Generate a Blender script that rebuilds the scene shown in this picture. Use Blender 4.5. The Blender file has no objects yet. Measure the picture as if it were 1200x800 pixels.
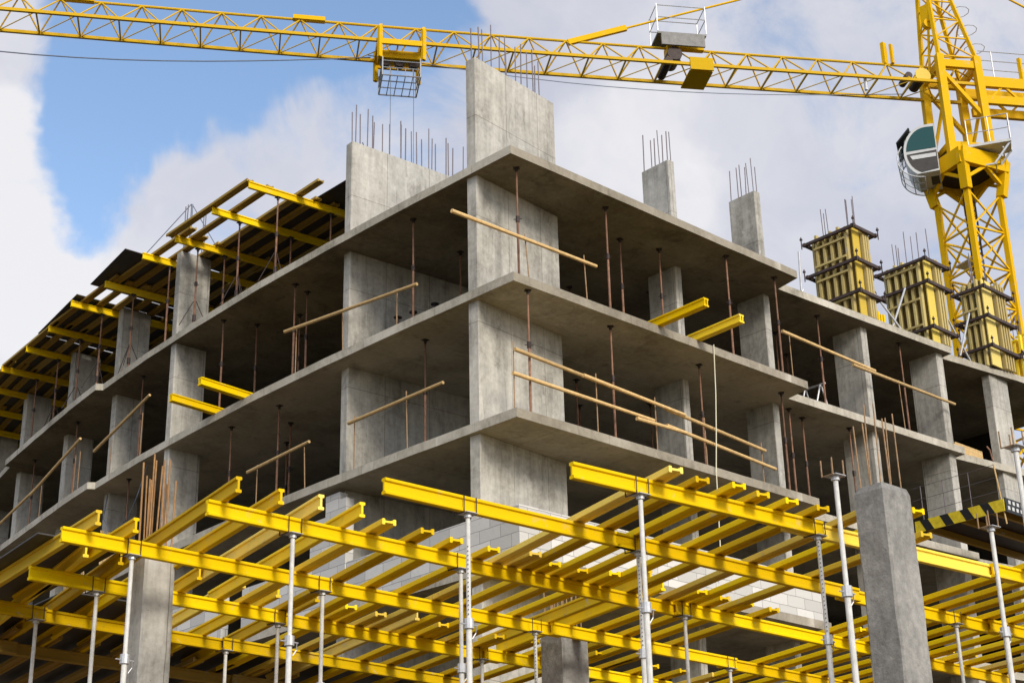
import bpy, bmesh, math, random
from mathutils import Vector, Matrix

# ------------------------------------------------------------------ camera, sky, sun, exposure
S = bpy.context.scene
COL = S.collection
cam_d = bpy.data.cameras.new('camera'); cam = bpy.data.objects.new('camera', cam_d); COL.objects.link(cam)
cam_d.sensor_width = 36.0; cam_d.lens = 56.74; cam_d.clip_start = 0.1; cam_d.clip_end = 3000
CR = Vector((0.736, -0.677, -0.021)).normalized()
CF = Vector((0.630, 0.674, 0.386)); CF = (CF - CR * CF.dot(CR)).normalized()
CU = CR.cross(CF).normalized()
cam.matrix_world = Matrix(((CR.x, CU.x, -CF.x, -20.79), (CR.y, CU.y, -CF.y, -22.12), (CR.z, CU.z, -CF.z, -11.074), (0, 0, 0, 1)))
S.camera = cam

SUN_EL, SUN_AZ = math.radians(27), math.radians(-104)      # azimuth measured from +X towards +Y
sun_dir = Vector((math.cos(SUN_EL) * math.cos(SUN_AZ), math.cos(SUN_EL) * math.sin(SUN_AZ), math.sin(SUN_EL)))
sd = bpy.data.lights.new('sun', 'SUN'); sd.energy = 2.6; sd.angle = math.radians(16); sd.color = (1.0, 0.93, 0.82)
sun = bpy.data.objects.new('sun', sd); COL.objects.link(sun); sun.location = (-10, -40, 40)
sun.rotation_euler = sun_dir.to_track_quat('Z', 'Y').to_euler()

W = bpy.data.worlds.new('World'); S.world = W; W.use_nodes = True
wn, wl = W.node_tree.nodes, W.node_tree.links
for n in list(wn): wn.remove(n)
def N(tree, kind, **kw):
    n = tree.nodes.new(kind)
    for k, v in kw.items():
        if k in ('in_',):
            for kk, vv in v.items(): n.inputs[kk].default_value = vv
        else: setattr(n, k, v)
    return n
def math_n(tree, op, a, b=None, c=None, clamp=False):
    n = tree.nodes.new('ShaderNodeMath'); n.operation = op; n.use_clamp = clamp
    for i, v in enumerate((a, b, c)):
        if v is None: continue
        if isinstance(v, (int, float)): n.inputs[i].default_value = v
        else: tree.links.new(v, n.inputs[i])
    return n.outputs[0]
wt = W.node_tree
w_out = N(wt, 'ShaderNodeOutputWorld'); w_bg = N(wt, 'ShaderNodeBackground'); w_bg.inputs['Strength'].default_value = 0.082
sky = N(wt, 'ShaderNodeTexSky'); sky.sky_type = 'NISHITA'; sky.sun_disc = False
sky.sun_elevation = SUN_EL; sky.sun_rotation = math.atan2(sun_dir.x, sun_dir.y)
sky.altitude = 100; sky.air_density = 1.0; sky.dust_density = 0.6; sky.ozone_density = 1.5
tc = N(wt, 'ShaderNodeTexCoord')
warp = N(wt, 'ShaderNodeTexNoise', in_={'Scale': 5.0, 'Detail': 5.0, 'Roughness': 0.6})
wl.new(tc.outputs['Generated'], warp.inputs['Vector'])
wsub = N(wt, 'ShaderNodeVectorMath', operation='SUBTRACT'); wl.new(warp.outputs['Color'], wsub.inputs[0]); wsub.inputs[1].default_value = (.5, .5, .5)
wsc = N(wt, 'ShaderNodeVectorMath', operation='SCALE'); wl.new(wsub.outputs[0], wsc.inputs[0]); wsc.inputs['Scale'].default_value = 0.20
wadd = N(wt, 'ShaderNodeVectorMath', operation='ADD'); wl.new(tc.outputs['Generated'], wadd.inputs[0]); wl.new(wsc.outputs[0], wadd.inputs[1])
wdir = N(wt, 'ShaderNodeVectorMath', operation='NORMALIZE'); wl.new(wadd.outputs[0], wdir.inputs[0])
def ray(u, v):      # a direction of the sky, in the photograph's 1200x800 frame
    return (CR * ((u - 600) / 1891.4) - CU * ((v - 400) / 1891.4) + CF).normalized()
def spot(u, v, r0, r1):      # 1 inside r0 degrees of that part of the sky, 0 beyond r1
    d = N(wt, 'ShaderNodeVectorMath', operation='DOT_PRODUCT'); wl.new(wdir.outputs[0], d.inputs[0]); d.inputs[1].default_value = ray(u, v)
    m = N(wt, 'ShaderNodeMapRange', interpolation_type='SMOOTHSTEP'); wl.new(d.outputs['Value'], m.inputs['Value'])
    m.inputs['From Min'].default_value = math.cos(math.radians(r1)); m.inputs['From Max'].default_value = math.cos(math.radians(r0))
    return m.outputs['Result']
def wsum(terms):
    acc = None
    for w_, o_ in terms:
        t_ = math_n(wt, 'MULTIPLY', o_, w_)
        acc = t_ if acc is None else math_n(wt, 'ADD', acc, t_)
    return acc
cn = N(wt, 'ShaderNodeTexNoise', in_={'Scale': 8.0, 'Detail': 12.0, 'Roughness': 0.66, 'Distortion': 0.5})
wl.new(tc.outputs['Generated'], cn.inputs['Vector'])
CLOUD_GAPS = [(0.55, 150, 110, 1.0, 4.2), (0.42, 150, 250, 0.5, 2.6), (0.50, 330, 10, 1.0, 4.4), (0.50, 160, 10, 1.2, 4.6), (.38, 490, 10, .6, 3.2), (0.10, 940, 40, 0.4, 2.6), (0.10, 830, 130, .3, 2.0), (.12, 330, 140, .4, 2.5)]
CLOUD_BANKS = [(0.34, 5, 150, 0.4, 2.4), (0.42, 20, 340, .8, 4.4), (0.22, 330, 200, .6, 3.4), (0.30, 760, 150, 1, 8.0), (.24, 1000, 150, 1, 7)]
cover = math_n(wt, 'ADD', math_n(wt, 'MULTIPLY', cn.outputs['Fac'], 1.9), -0.25)
cover = math_n(wt, 'ADD', cover, wsum([(w_, spot(*a)) for w_, *a in CLOUD_BANKS]))
cover = math_n(wt, 'SUBTRACT', cover, wsum([(w_, spot(*a)) for w_, *a in CLOUD_GAPS]))
cmask = N(wt, 'ShaderNodeMapRange', interpolation_type='SMOOTHSTEP'); wl.new(cover, cmask.inputs['Value'])
cmask.inputs['From Min'].default_value = 0.28; cmask.inputs['From Max'].default_value = 0.86
cn2 = N(wt, 'ShaderNodeTexNoise', in_={'Scale': 9.0, 'Detail': 6.0, 'Roughness': 0.55}); wl.new(wadd.outputs[0], cn2.inputs['Vector'])
bright = math_n(wt, 'ADD', math_n(wt, 'MULTIPLY', math_n(wt, 'SUBTRACT', cn2.outputs['Fac'], .5), 1.5), 0.30)
bright = math_n(wt, 'ADD', bright, wsum([(0.8, spot(20, 330, 1, 6)), (0.6, spot(790, 190, .2, 3.6)), (0.8, spot(15, 150, .5, 3.5))]), clamp=True)
ccol = N(wt, 'ShaderNodeMix', data_type='RGBA'); wl.new(bright, ccol.inputs['Factor'])
ccol.inputs[6].default_value = (6.1, 6.25, 7.3, 1); ccol.inputs[7].default_value = (9.6, 9.4, 9.5, 1)
bluen = N(wt, 'ShaderNodeMix', data_type='RGBA', blend_type='MULTIPLY'); bluen.inputs['Factor'].default_value = 1.0
wl.new(sky.outputs['Color'], bluen.inputs[6]); bluen.inputs[7].default_value = (2.55, 2.5, 2.45, 1)
sdot = N(wt, 'ShaderNodeVectorMath', operation='DOT_PRODUCT'); wl.new(tc.outputs['Generated'], sdot.inputs[0]); sdot.inputs[1].default_value = sun_dir
sglow = N(wt, 'ShaderNodeMapRange', interpolation_type='SMOOTHSTEP'); wl.new(sdot.outputs['Value'], sglow.inputs['Value'])
sglow.inputs['From Min'].default_value = 0.0; sglow.inputs['From Max'].default_value = 1.0; sglow.inputs['To Min'].default_value = 1.0; sglow.inputs['To Max'].default_value = 2.2
cglow = N(wt, 'ShaderNodeVectorMath', operation='SCALE'); wl.new(ccol.outputs[2], cglow.inputs[0]); wl.new(sglow.outputs['Result'], cglow.inputs['Scale'])
wmix = N(wt, 'ShaderNodeMix', data_type='RGBA'); wl.new(math_n(wt, 'MULTIPLY', cmask.outputs['Result'], 0.93), wmix.inputs['Factor'])
wl.new(bluen.outputs[2], wmix.inputs[6]); wl.new(cglow.outputs[0], wmix.inputs[7])
wl.new(wmix.outputs[2], w_bg.inputs['Color']); wl.new(w_bg.outputs[0], w_out.inputs['Surface'])

S.view_settings.view_transform = 'Standard'; S.view_settings.look = 'None'
S.view_settings.exposure = 0.2; S.view_settings.gamma = 1.0; S.view_settings.use_curve_mapping = False
S.render.engine = 'CYCLES'
S.cycles.max_bounces = 8; S.cycles.diffuse_bounces = 4

# ------------------------------------------------------------------ materials
def new_mat(name):
    m = bpy.data.materials.new(name); m.use_nodes = True
    return m, m.node_tree, m.node_tree.nodes['Principled BSDF']
def ramp(t, fac, stops):
    r = t.nodes.new('ShaderNodeValToRGB'); e = r.color_ramp.elements
    while len(e) < len(stops): e.new(0.5)
    for el, (p, c) in zip(e, stops): el.position = p; el.color = (*c, 1)
    t.links.new(fac, r.inputs['Fac']); return r.outputs['Color']
def mixc(t, a, b, f, mode='MIX'):
    n = t.nodes.new('ShaderNodeMix'); n.data_type = 'RGBA'; n.blend_type = mode
    for sock, v in ((n.inputs[0], f), (n.inputs[6], a), (n.inputs[7], b)):
        if isinstance(v, (int, float)): sock.default_value = v
        elif isinstance(v, tuple): sock.default_value = (*v, 1)
        else: t.links.new(v, sock)
    return n.outputs[2]
def noise(t, vec, scale, detail=5.0, rough=0.6, dist=0.0):
    n = t.nodes.new('ShaderNodeTexNoise'); n.inputs['Scale'].default_value = scale; n.inputs['Detail'].default_value = detail
    n.inputs['Roughness'].default_value = rough; n.inputs['Distortion'].default_value = dist
    t.links.new(vec, n.inputs['Vector']); return n.outputs['Fac']
def scaled(t, vec, s, loc=(0, 0, 0)):
    m = t.nodes.new('ShaderNodeMapping'); m.inputs['Scale'].default_value = s; m.inputs['Location'].default_value = loc
    t.links.new(vec, m.inputs['Vector']); return m.outputs['Vector']
def bump(t, bsdf, h, strength, dist=0.02):
    b = t.nodes.new('ShaderNodeBump'); b.inputs['Strength'].default_value = strength; b.inputs['Distance'].default_value = dist
    t.links.new(h, b.inputs['Height']); t.links.new(b.outputs['Normal'], bsdf.inputs['Normal'])
def pos(t): return t.nodes.new('ShaderNodeNewGeometry').outputs['Position']
def objrand(t): return t.nodes.new('ShaderNodeObjectInfo').outputs['Random']

def concrete(name, dark, mid, light, panels=True, streak=0.35, rough_bump=0.3, stain_amt=.55, soffit=False, fine_w=.25):
    m, t, b = new_mat(name); p = pos(t)
    big = noise(t, p, 0.55, 6, .62, .4); fine = noise(t, p, 9.0, 8, .7); st = noise(t, scaled(t, p, (3.2, 3.2, .28)), 1.6, 5, .65)
    f = math_n(t, 'ADD', math_n(t, 'MULTIPLY', big, .55), math_n(t, 'MULTIPLY', fine, fine_w))
    f = math_n(t, 'ADD', f, math_n(t, 'MULTIPLY', st, streak))
    f = math_n(t, 'SUBTRACT', f, (0.55 + fine_w + streak) / 2 - .5)
    c = ramp(t, f, [(.36, dark), (.5, mid), (.64, light)])
    # small dark holes and pour stains
    v = t.nodes.new('ShaderNodeTexVoronoi'); v.inputs['Scale'].default_value = 5.5; t.links.new(p, v.inputs['Vector'])
    hole = math_n(t, 'LESS_THAN', math_n(t, 'ADD', v.outputs['Distance'], math_n(t, 'MULTIPLY', fine, .05)), .065)
    c = mixc(t, c, tuple(x * .42 for x in dark), math_n(t, 'MULTIPLY', hole, .8))
    stain = noise(t, scaled(t, p, (1, 1, .5), (7, 3, 1)), 1.4, 7, .7, .8)
    stf = math_n(t, 'MULTIPLY', math_n(t, 'MULTIPLY', math_n(t, 'SUBTRACT', stain, .56, clamp=True), 5.0, clamp=True), stain_amt)
    c = mixc(t, c, tuple(x * .5 for x in dark), stf)
    drip = noise(t, scaled(t, p, (6, 6, .35), (2, 9, 4)), 1.3, 6, .7)
    c = mixc(t, c, tuple(x * .6 for x in dark), math_n(t, 'MULTIPLY', math_n(t, 'MULTIPLY', math_n(t, 'SUBTRACT', drip, .60, clamp=True), 7.0, clamp=True), stain_amt * .8))
    pale = noise(t, scaled(t, p, (1.5, 1.5, 1.0), (5, 1, 8)), 2.2, 6, .65)
    c = mixc(t, c, tuple(min(1, x * 1.18) for x in light), math_n(t, 'MULTIPLY', math_n(t, 'MULTIPLY', math_n(t, 'SUBTRACT', pale, .58, clamp=True), 6.0, clamp=True), .5))
    if soffit:
        bs = t.nodes.new('ShaderNodeTexBrick'); t.links.new(p, bs.inputs['Vector']); bs.offset = .5; bs.inputs['Scale'].default_value = 1.0
        bs.inputs['Brick Width'].default_value = 2.44; bs.inputs['Row Height'].default_value = 1.22; bs.inputs['Mortar Size'].default_value = .007
        bs.inputs['Color1'].default_value = (1, 1, 1, 1); bs.inputs['Color2'].default_value = (.84, .83, .80, 1); bs.inputs['Mortar'].default_value = (.55, .52, .48, 1)
        c = mixc(t, c, bs.outputs['Color'], .8, 'MULTIPLY')
    if panels:
        s = t.nodes.new('ShaderNodeSeparateXYZ'); t.links.new(p, s.inputs[0])
        cx = t.nodes.new('ShaderNodeCombineXYZ'); t.links.new(math_n(t, 'ADD', s.outputs[0], s.outputs[1]), cx.inputs[0]); t.links.new(s.outputs[2], cx.inputs[1])
        br = t.nodes.new('ShaderNodeTexBrick'); t.links.new(cx.outputs[0], br.inputs['Vector'])
        br.offset = 0.0; br.inputs['Scale'].default_value = 1.0; br.inputs['Brick Width'].default_value = 1.22; br.inputs['Row Height'].default_value = 2.51
        br.inputs['Mortar Size'].default_value = .008; br.inputs['Color1'].default_value = (1, 1, 1, 1); br.inputs['Color2'].default_value = (.90, .915, .95, 1); br.inputs['Mortar'].default_value = (.42, .40, .38, 1)
        c = mixc(t, c, br.outputs['Color'], .85, 'MULTIPLY')
    t.links.new(c, b.inputs['Base Color']); b.inputs['Roughness'].default_value = .88; b.inputs['Specular IOR Level'].default_value = .25
    bump(t, b, math_n(t, 'ADD', fine, math_n(t, 'MULTIPLY', hole, -1.0)), rough_bump)
    return m
M = {}
M['concrete'] = concrete('wall_concrete', (.23, .215, .18), (.41, .388, .335), (.57, .54, .47), stain_amt=.8, fine_w=.3)
M['slab'] = concrete('slab_concrete', (.25, .225, .175), (.43, .395, .32), (.57, .53, .45), panels=False, streak=.1, stain_amt=.75, soffit=True)
M['slab_dark'] = concrete('shade_darkened_slab', (.10, .085, .06), (.19, .165, .12), (.29, .26, .20), panels=False, streak=.1, stain_amt=.8, soffit=True)  # stained brown soffit, with the dim interior's shade put into its colour
M['dark_backing'] = concrete('near_black_backing', (.02, .016, .012), (.035, .03, .022), (.06, .05, .04), panels=True)  # near-black colour paints shade onto the back walls
M['raw'] = concrete('rough_column_concrete', (.15, .144, .13), (.255, .246, .225), (.37, .355, .32), panels=False, streak=.2, rough_bump=.9, stain_amt=.55, fine_w=.45)

def yellow_wood(name, base, worn, dirt=.5, vary=1.0):
    m, t, b = new_mat(name); p = pos(t); r = math_n(t, 'MULTIPLY_ADD', objrand(t), vary, .45 * (1 - vary))
    tcn = t.nodes.new('ShaderNodeTexCoord')
    n1 = noise(t, p, 2.3, 6, .65); n2 = noise(t, p, 14, 5, .7); g = noise(t, scaled(t, p, (2.5, 2.5, 40)), 1.5, 4, .6)
    hs = t.nodes.new('ShaderNodeHueSaturation'); hs.inputs['Color'].default_value = (*base, 1)
    t.links.new(math_n(t, 'ADD', math_n(t, 'MULTIPLY', r, .012), .496), hs.inputs['Hue'])
    t.links.new(math_n(t, 'ADD', math_n(t, 'MULTIPLY', r, .3), .85), hs.inputs['Value'])
    t.links.new(math_n(t, 'SUBTRACT', 1.05, math_n(t, 'MULTIPLY', math_n(t, 'POWER', r, 6.0), .2)), hs.inputs['Saturation'])
    c = hs.outputs['Color']
    wf = math_n(t, 'MULTIPLY', math_n(t, 'MULTIPLY', math_n(t, 'SUBTRACT', math_n(t, 'ADD', n1, math_n(t, 'MULTIPLY', n2, .25)), .74, clamp=True), 6.0, clamp=True), .7)
    c = mixc(t, c, worn, wf)
    c = mixc(t, c, tuple(x * .35 for x in worn), math_n(t, 'MULTIPLY', math_n(t, 'MULTIPLY', math_n(t, 'SUBTRACT', n2, .6, clamp=True), 4.0, clamp=True), dirt))
    c = mixc(t, c, (.75, .72, .68), math_n(t, 'MULTIPLY', math_n(t, 'SUBTRACT', g, .5), .5), 'MULTIPLY')
    sp = noise(t, scaled(t, p, (1, 1, 1), (3, 8, 2)), 3.4, 8, .72, .6)      # splashes of cement
    c = mixc(t, c, (.42, .40, .35), math_n(t, 'MULTIPLY', math_n(t, 'MULTIPLY', math_n(t, 'SUBTRACT', sp, .60, clamp=True), 9.0, clamp=True), dirt))
    sc = noise(t, scaled(t, p, (1, 1, 9), (1, 4, 2)), 2.6, 6, .7)
    c = mixc(t, c, (.16, .10, .03), math_n(t, 'MULTIPLY', math_n(t, 'MULTIPLY', math_n(t, 'SUBTRACT', sc, .60, clamp=True), 6.0, clamp=True), dirt * .8))
    t.links.new(c, b.inputs['Base Color']); b.inputs['Roughness'].default_value = .62; b.inputs['Specular IOR Level'].default_value = .1
    bump(t, b, n2, .15, .01)
    return m
M['beam'] = yellow_wood('yellow_beam_paint', (.82, .545, .003), (.66, .47, .09))
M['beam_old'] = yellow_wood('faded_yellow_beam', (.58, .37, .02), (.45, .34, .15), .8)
M['ply_form'] = yellow_wood('formwork_timber', (.50, .40, .17), (.50, .44, .31), .9)
M['wide_board'] = yellow_wood('yellow_form_board', (.60, .44, .09), (.52, .44, .24), .8)
M['form_face'] = yellow_wood('dark_brown_form_face', (.11, .075, .025), (.26, .2, .09), .9)  # dark brown panels showing between the studs
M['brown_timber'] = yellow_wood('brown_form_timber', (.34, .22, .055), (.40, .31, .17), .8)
M['crane'] = yellow_wood('crane_paint', (.68, .395, .006), (.42, .24, .05), .6, .1)
M['crane_jib'] = yellow_wood('weathered_jib_paint', (.56, .345, .035), (.42, .27, .08), .6, .1)

def plain(name, col, rough=.5, metal=0.0, var=.3, scale=6.0, spec=.4, rnd=0.0):
    m, t, b = new_mat(name); p = pos(t)
    n = noise(t, p, scale, 6, .65)
    c = mixc(t, tuple(x * (1 - var) for x in col), tuple(min(1, x * (1 + var)) for x in col), math_n(t, 'MULTIPLY', math_n(t, 'SUBTRACT', n, .25, clamp=True), 2.0, clamp=True))
    if rnd:
        hs = t.nodes.new('ShaderNodeHueSaturation'); t.links.new(c, hs.inputs['Color'])
        t.links.new(math_n(t, 'ADD', math_n(t, 'MULTIPLY', objrand(t), rnd), 1 - rnd / 2), hs.inputs['Value']); c = hs.outputs['Color']
    t.links.new(c, b.inputs['Base Color']); b.inputs['Roughness'].default_value = rough; b.inputs['Metallic'].default_value = metal
    b.inputs['Specular IOR Level'].default_value = spec
    return m
M['white_steel'] = plain('white_prop_paint', (.58, .57, .53), .4, 0, .22, 12)
M['rust'] = plain('rusty_prop', (.20, .105, .065), .75, 0, .5, 9, .3, .5)
M['rebar'] = plain('rusty_rebar', (.30, .19, .10), .7, .2, .4, 20)
M['rebar_orange'] = plain('orange_rusted_rebar', (.30, .16, .06), .75, 0, .35, 14)
M['rebar_grey'] = plain('grey_rebar', (.13, .11, .12), .6, .3, .3, 20)
M['waler'] = plain('brown_waler_steel', (.055, .036, .032), .65, .1, .4, 9)
M['dark_steel'] = plain('dark_steel', (.035, .022, .018), .6, .3, .5, 8)
M['galv'] = plain('galvanised_steel', (.48, .48, .48), .4, .5, .2, 10)
M['pole'] = plain('timber_pole', (.55, .37, .16), .7, 0, .25, 10, .3, .3)
M['ply'] = plain('dark_film_plywood', (.035, .03, .028), .55, 0, .4, 3)
M['basket_grey'] = plain('grey_basket_steel', (.24, .245, .26), .5, .2, .2, 8)
M['deck_steel'] = plain('dull_deck_steel', (.16, .155, .145), .6, .2, .3, 5)
M['grey_paint'] = plain('grey_crane_steel', (.50, .50, .49), .5, 0, .2, 6)
M['cable'] = plain('steel_cable', (.10, .12, .16), .5, .3, .2, 6)
M['black'] = plain('black_paint', (.012, .012, .012), .5)
M['stripe_yellow'] = plain('stripe_yellow_paint', (.60, .46, .02), .5, 0, .3, 8)
M['white_paint'] = plain('white_frame_paint', (.52, .52, .50), .35, 0, .1)
M['hose'] = plain('pale_hose', (.62, .58, .42), .6, 0, .1)
M['seat'] = plain('dark_cab_interior', (.05, .045, .04), .7)
def glass(name, col, rough=.08):
    m, t, b = new_mat(name); b.inputs['Base Color'].default_value = (*col, 1); b.inputs['Roughness'].default_value = rough
    b.inputs['Specular IOR Level'].default_value = .35
    return m
M['glass'] = glass('tinted_cab_glass', (.010, .060, .058))
M['glass_pale'] = glass('pale_cab_glass', (.30, .36, .37), .1); M['glass_pale'].node_tree.nodes['Principled BSDF'].inputs['Alpha'].default_value = .28

def block_mat():
    m, t, b = new_mat('white_aerated_blocks'); p = pos(t)
    s = t.nodes.new('ShaderNodeSeparateXYZ'); t.links.new(p, s.inputs[0])
    cx = t.nodes.new('ShaderNodeCombineXYZ'); t.links.new(math_n(t, 'ADD', s.outputs[0], s.outputs[1]), cx.inputs[0]); t.links.new(s.outputs[2], cx.inputs[1])
    wob = t.nodes.new('ShaderNodeTexNoise'); wob.inputs['Scale'].default_value = 2.5; t.links.new(p, wob.inputs['Vector'])
    wv = t.nodes.new('ShaderNodeVectorMath'); wv.operation = 'MULTIPLY_ADD'; t.links.new(wob.outputs['Color'], wv.inputs[0]); wv.inputs[1].default_value = (.03, .03, 0); t.links.new(cx.outputs[0], wv.inputs[2])
    br = t.nodes.new('ShaderNodeTexBrick'); t.links.new(wv.outputs[0], br.inputs['Vector'])
    br.inputs['Scale'].default_value = 1.0; br.inputs['Brick Width'].default_value = .62; br.inputs['Row Height'].default_value = .26
    br.inputs['Mortar Size'].default_value = .007; br.inputs['Mortar Smooth'].default_value = .3
    br.inputs['Color1'].default_value = (.62, .60, .56, 1); br.inputs['Color2'].default_value = (.44, .43, .40, 1); br.inputs['Mortar'].default_value = (.22, .21, .195, 1)
    n = noise(t, p, 7, 6, .7)
    c = mixc(t, br.outputs['Color'], (.45, .44, .42), math_n(t, 'MULTIPLY', math_n(t, 'SUBTRACT', n, .55, clamp=True), 2.5, clamp=True))
    t.links.new(c, b.inputs['Base Color']); b.inputs['Roughness'].default_value = .95
    bump(t, b, math_n(t, 'SUBTRACT', n, br.outputs['Fac']), .4, .015)
    return m
M['block'] = block_mat()
def dirt_mat():
    m, t, b = new_mat('site_ground'); p = pos(t)
    f = math_n(t, 'ADD', math_n(t, 'MULTIPLY', noise(t, p, .15, 6, .6), .6), math_n(t, 'MULTIPLY', noise(t, p, 3, 8, .7), .4))
    near = ramp(t, f, [(.3, (.10, .065, .032)), (.5, (.17, .115, .06)), (.7, (.24, .17, .095))])
    far = ramp(t, noise(t, p, .05, 6, .6), [(.35, (.018, .026, .010)), (.6, (.035, .040, .016))])      # unseen scrub added: far ground kept dark to dim the deep soffits
    ln = t.nodes.new('ShaderNodeVectorMath'); ln.operation = 'LENGTH'; t.links.new(p, ln.inputs[0])
    d = math_n(t, 'MULTIPLY', math_n(t, 'SUBTRACT', math_n(t, 'ADD', ln.outputs['Value'], math_n(t, 'MULTIPLY', f, 10.0)), 42.0), .12, clamp=True)
    t.links.new(mixc(t, near, far, d), b.inputs['Base Color'])
    b.inputs['Roughness'].default_value = 1.0; bump(t, b, f, .5, .1); return m
M['dirt'] = dirt_mat()

# ------------------------------------------------------------------ mesh helpers
class MB:
    def __init__(self): self.v, self.f = [], []
    def add(self, vs, fs):
        k = len(self.v); self.v += [Vector(v) for v in vs]; self.f += [tuple(i + k for i in f) for f in fs]; return self
    def box(self, x0, x1, y0, y1, z0, z1):
        return self.prism([(x0, y0), (x1, y0), (x1, y1), (x0, y1)], z0, z1)
    def prism(self, poly, z0, z1):
        a = sum(poly[i][0] * poly[(i + 1) % len(poly)][1] - poly[(i + 1) % len(poly)][0] * poly[i][1] for i in range(len(poly)))
        if a < 0: poly = poly[::-1]
        n = len(poly)
        return self.add([(x, y, z0) for x, y in poly] + [(x, y, z1) for x, y in poly],
                        [tuple(range(n))[::-1], tuple(range(n, 2 * n))] + [(i, (i + 1) % n, n + (i + 1) % n, n + i) for i in range(n)])
    def extrude_x(self, poly, x0, x1):      # poly in (y, z)
        n = len(poly); return self.add([(x0, y, z) for y, z in poly] + [(x1, y, z) for y, z in poly], [tuple(range(n))[::-1], tuple(range(n, 2 * n))] + [(i, (i + 1) % n, n + (i + 1) % n, n + i) for i in range(n)])
    def column(self, x0, x1, y0, y1, z0, z1, c=.02):
        return self.prism([(x0 + c, y0), (x1 - c, y0), (x1, y0 + c), (x1, y1 - c), (x1 - c, y1), (x0 + c, y1), (x0, y1 - c), (x0, y0 + c)], z0, z1)
    def sweep(self, p, q, prof, up=(0, 0, 1)):
        p, q = Vector(p), Vector(q); d = (q - p).normalized(); u = Vector(up)
        if abs(d.dot(u)) > .97: u = Vector((1, 0, 0)) if abs(d.x) < .9 else Vector((0, 1, 0))
        s = d.cross(u).normalized(); u = s.cross(d).normalized(); n = len(prof)
        vs = [p + s * a + u * b for a, b in prof] + [q + s * a + u * b for a, b in prof]
        return self.add(vs, [tuple(range(n)), tuple(range(n, 2 * n))[::-1]] + [(i, n + i, n + (i + 1) % n, (i + 1) % n) for i in range(n)])
    def bar(self, p, q, w, h=None, up=(0, 0, 1)):
        h = h or w; return self.sweep(p, q, [(-w / 2, -h / 2), (w / 2, -h / 2), (w / 2, h / 2), (-w / 2, h / 2)], up)
    def tube(self, p, q, r, n=8, r2=None):
        p, q = Vector(p), Vector(q); d = (q - p).normalized(); u = Vector((0, 0, 1)) if abs(d.z) < .97 else Vector((1, 0, 0))
        s = d.cross(u).normalized(); u = s.cross(d); r2 = r if r2 is None else r2
        vs = []
        for c, rr in ((p, r), (q, r2)):
            vs += [c + (s * math.cos(2 * math.pi * i / n) + u * math.sin(2 * math.pi * i / n)) * rr for i in range(n)]
        return self.add(vs, [tuple(range(n)), tuple(range(n, 2 * n))[::-1]] + [(i, n + i, n + (i + 1) % n, (i + 1) % n) for i in range(n)])
    def path(self, pts, r, n=6):
        for a, b in zip(pts, pts[1:]): self.tube(a, b, r, n)
        return self
    def hbeam(self, p, q, h=.2, w=.08, fl=.04, web=.028, flat=False):
        # timber I-beam; p, q lie on the centre of the bottom flange
        a, c = w / 2, web / 2; e = .006
        prof = [(-a + e, 0), (a - e, 0), (a, e), (a, fl - e), (a - e, fl), (c, fl + .004), (c, h - fl - .004), (a - e, h - fl), (a, h - fl + e), (a, h - e), (a - e, h),
                (-a + e, h), (-a, h - e), (-a, h - fl + e), (-a + e, h - fl), (-c, h - fl - .004), (-c, fl + .004), (-a + e, fl), (-a, fl - e), (-a, e)]
        p, q = Vector(p), Vector(q); d = (q - p).normalized(); s = d.cross(Vector((0, 0, 1))).normalized(); u = s.cross(d); n = len(prof)
        if flat: prof = [(y - h / 2, w / 2 - x) for x, y in prof]      # laid on its side
        vs = [p + s * x + u * y for x, y in prof] + [q + s * x + u * y for x, y in prof]
        fs = [(i, n + i, n + (i + 1) % n, (i + 1) % n) for i in range(n)]
        for o, rev in ((0, False), (n, True)):      # end caps from three convex pieces
            for idx in ((0, 1, 2, 3, 4, 5, 16, 17, 18, 19), (5, 6, 15, 16), (6, 7, 8, 9, 10, 11, 12, 13, 14, 15)):
                g = tuple(o + i for i in idx); fs.append(g[::-1] if rev else g)
        return self.add(vs, fs)
    def mesh(self, name, origin, mat, smooth=False):
        me = bpy.data.meshes.new(name); o = Vector(origin)
        me.from_pydata([v - o for v in self.v], [], self.f); me.materials.append(M[mat] if isinstance(mat, str) else mat)
        bm = bmesh.new(); bm.from_mesh(me); bmesh.ops.recalc_face_normals(bm, faces=bm.faces)
        bm.to_mesh(me); bm.free()
        if smooth:
            for f in me.polygons: f.use_smooth = True
        return me
def world_loc(o):
    v = Vector(o.location); p = o.parent
    while p: v += Vector(p.location); p = p.parent
    return v
def props(o, label=None, cat=None, group=None, kind=None):
    for k, v in (('label', label), ('category', cat), ('group', group), ('kind', kind)):
        if v: o[k] = v
    return o
def thing(name, label, cat, loc, group=None):
    o = bpy.data.objects.new(name, None); COL.objects.link(o); o.location = loc; o.empty_display_size = .2
    return props(o, label, cat, group)
def part(name, mb, mat, parent, label=None, smooth=False):
    o = bpy.data.objects.new(name, mb.mesh(name, world_loc(parent), mat, smooth)); COL.objects.link(o); o.parent = parent
    if label: o['label'] = label
    return o
def solo(name, mb, mat, label, cat, loc, group=None, kind=None):
    o = bpy.data.objects.new(name, mb.mesh(name, loc, mat)); COL.objects.link(o); o.location = loc
    return props(o, label, cat, group, kind)
def copy_tree(o, parent=None):
    c = o.copy(); COL.objects.link(c); c.parent = parent
    for ch in o.children: copy_tree(ch, c)
    return c
ORD = ['first', 'second', 'third', 'fourth', 'fifth', 'sixth', 'seventh', 'eighth', 'ninth', 'tenth', 'eleventh', 'twelfth', 'thirteenth', 'fourteenth', 'fifteenth',
       'sixteenth', 'seventeenth', 'eighteenth', 'nineteenth', 'twentieth', 'twenty-first', 'twenty-second', 'twenty-third', 'twenty-fourth']
rnd = random.Random(7)

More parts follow.
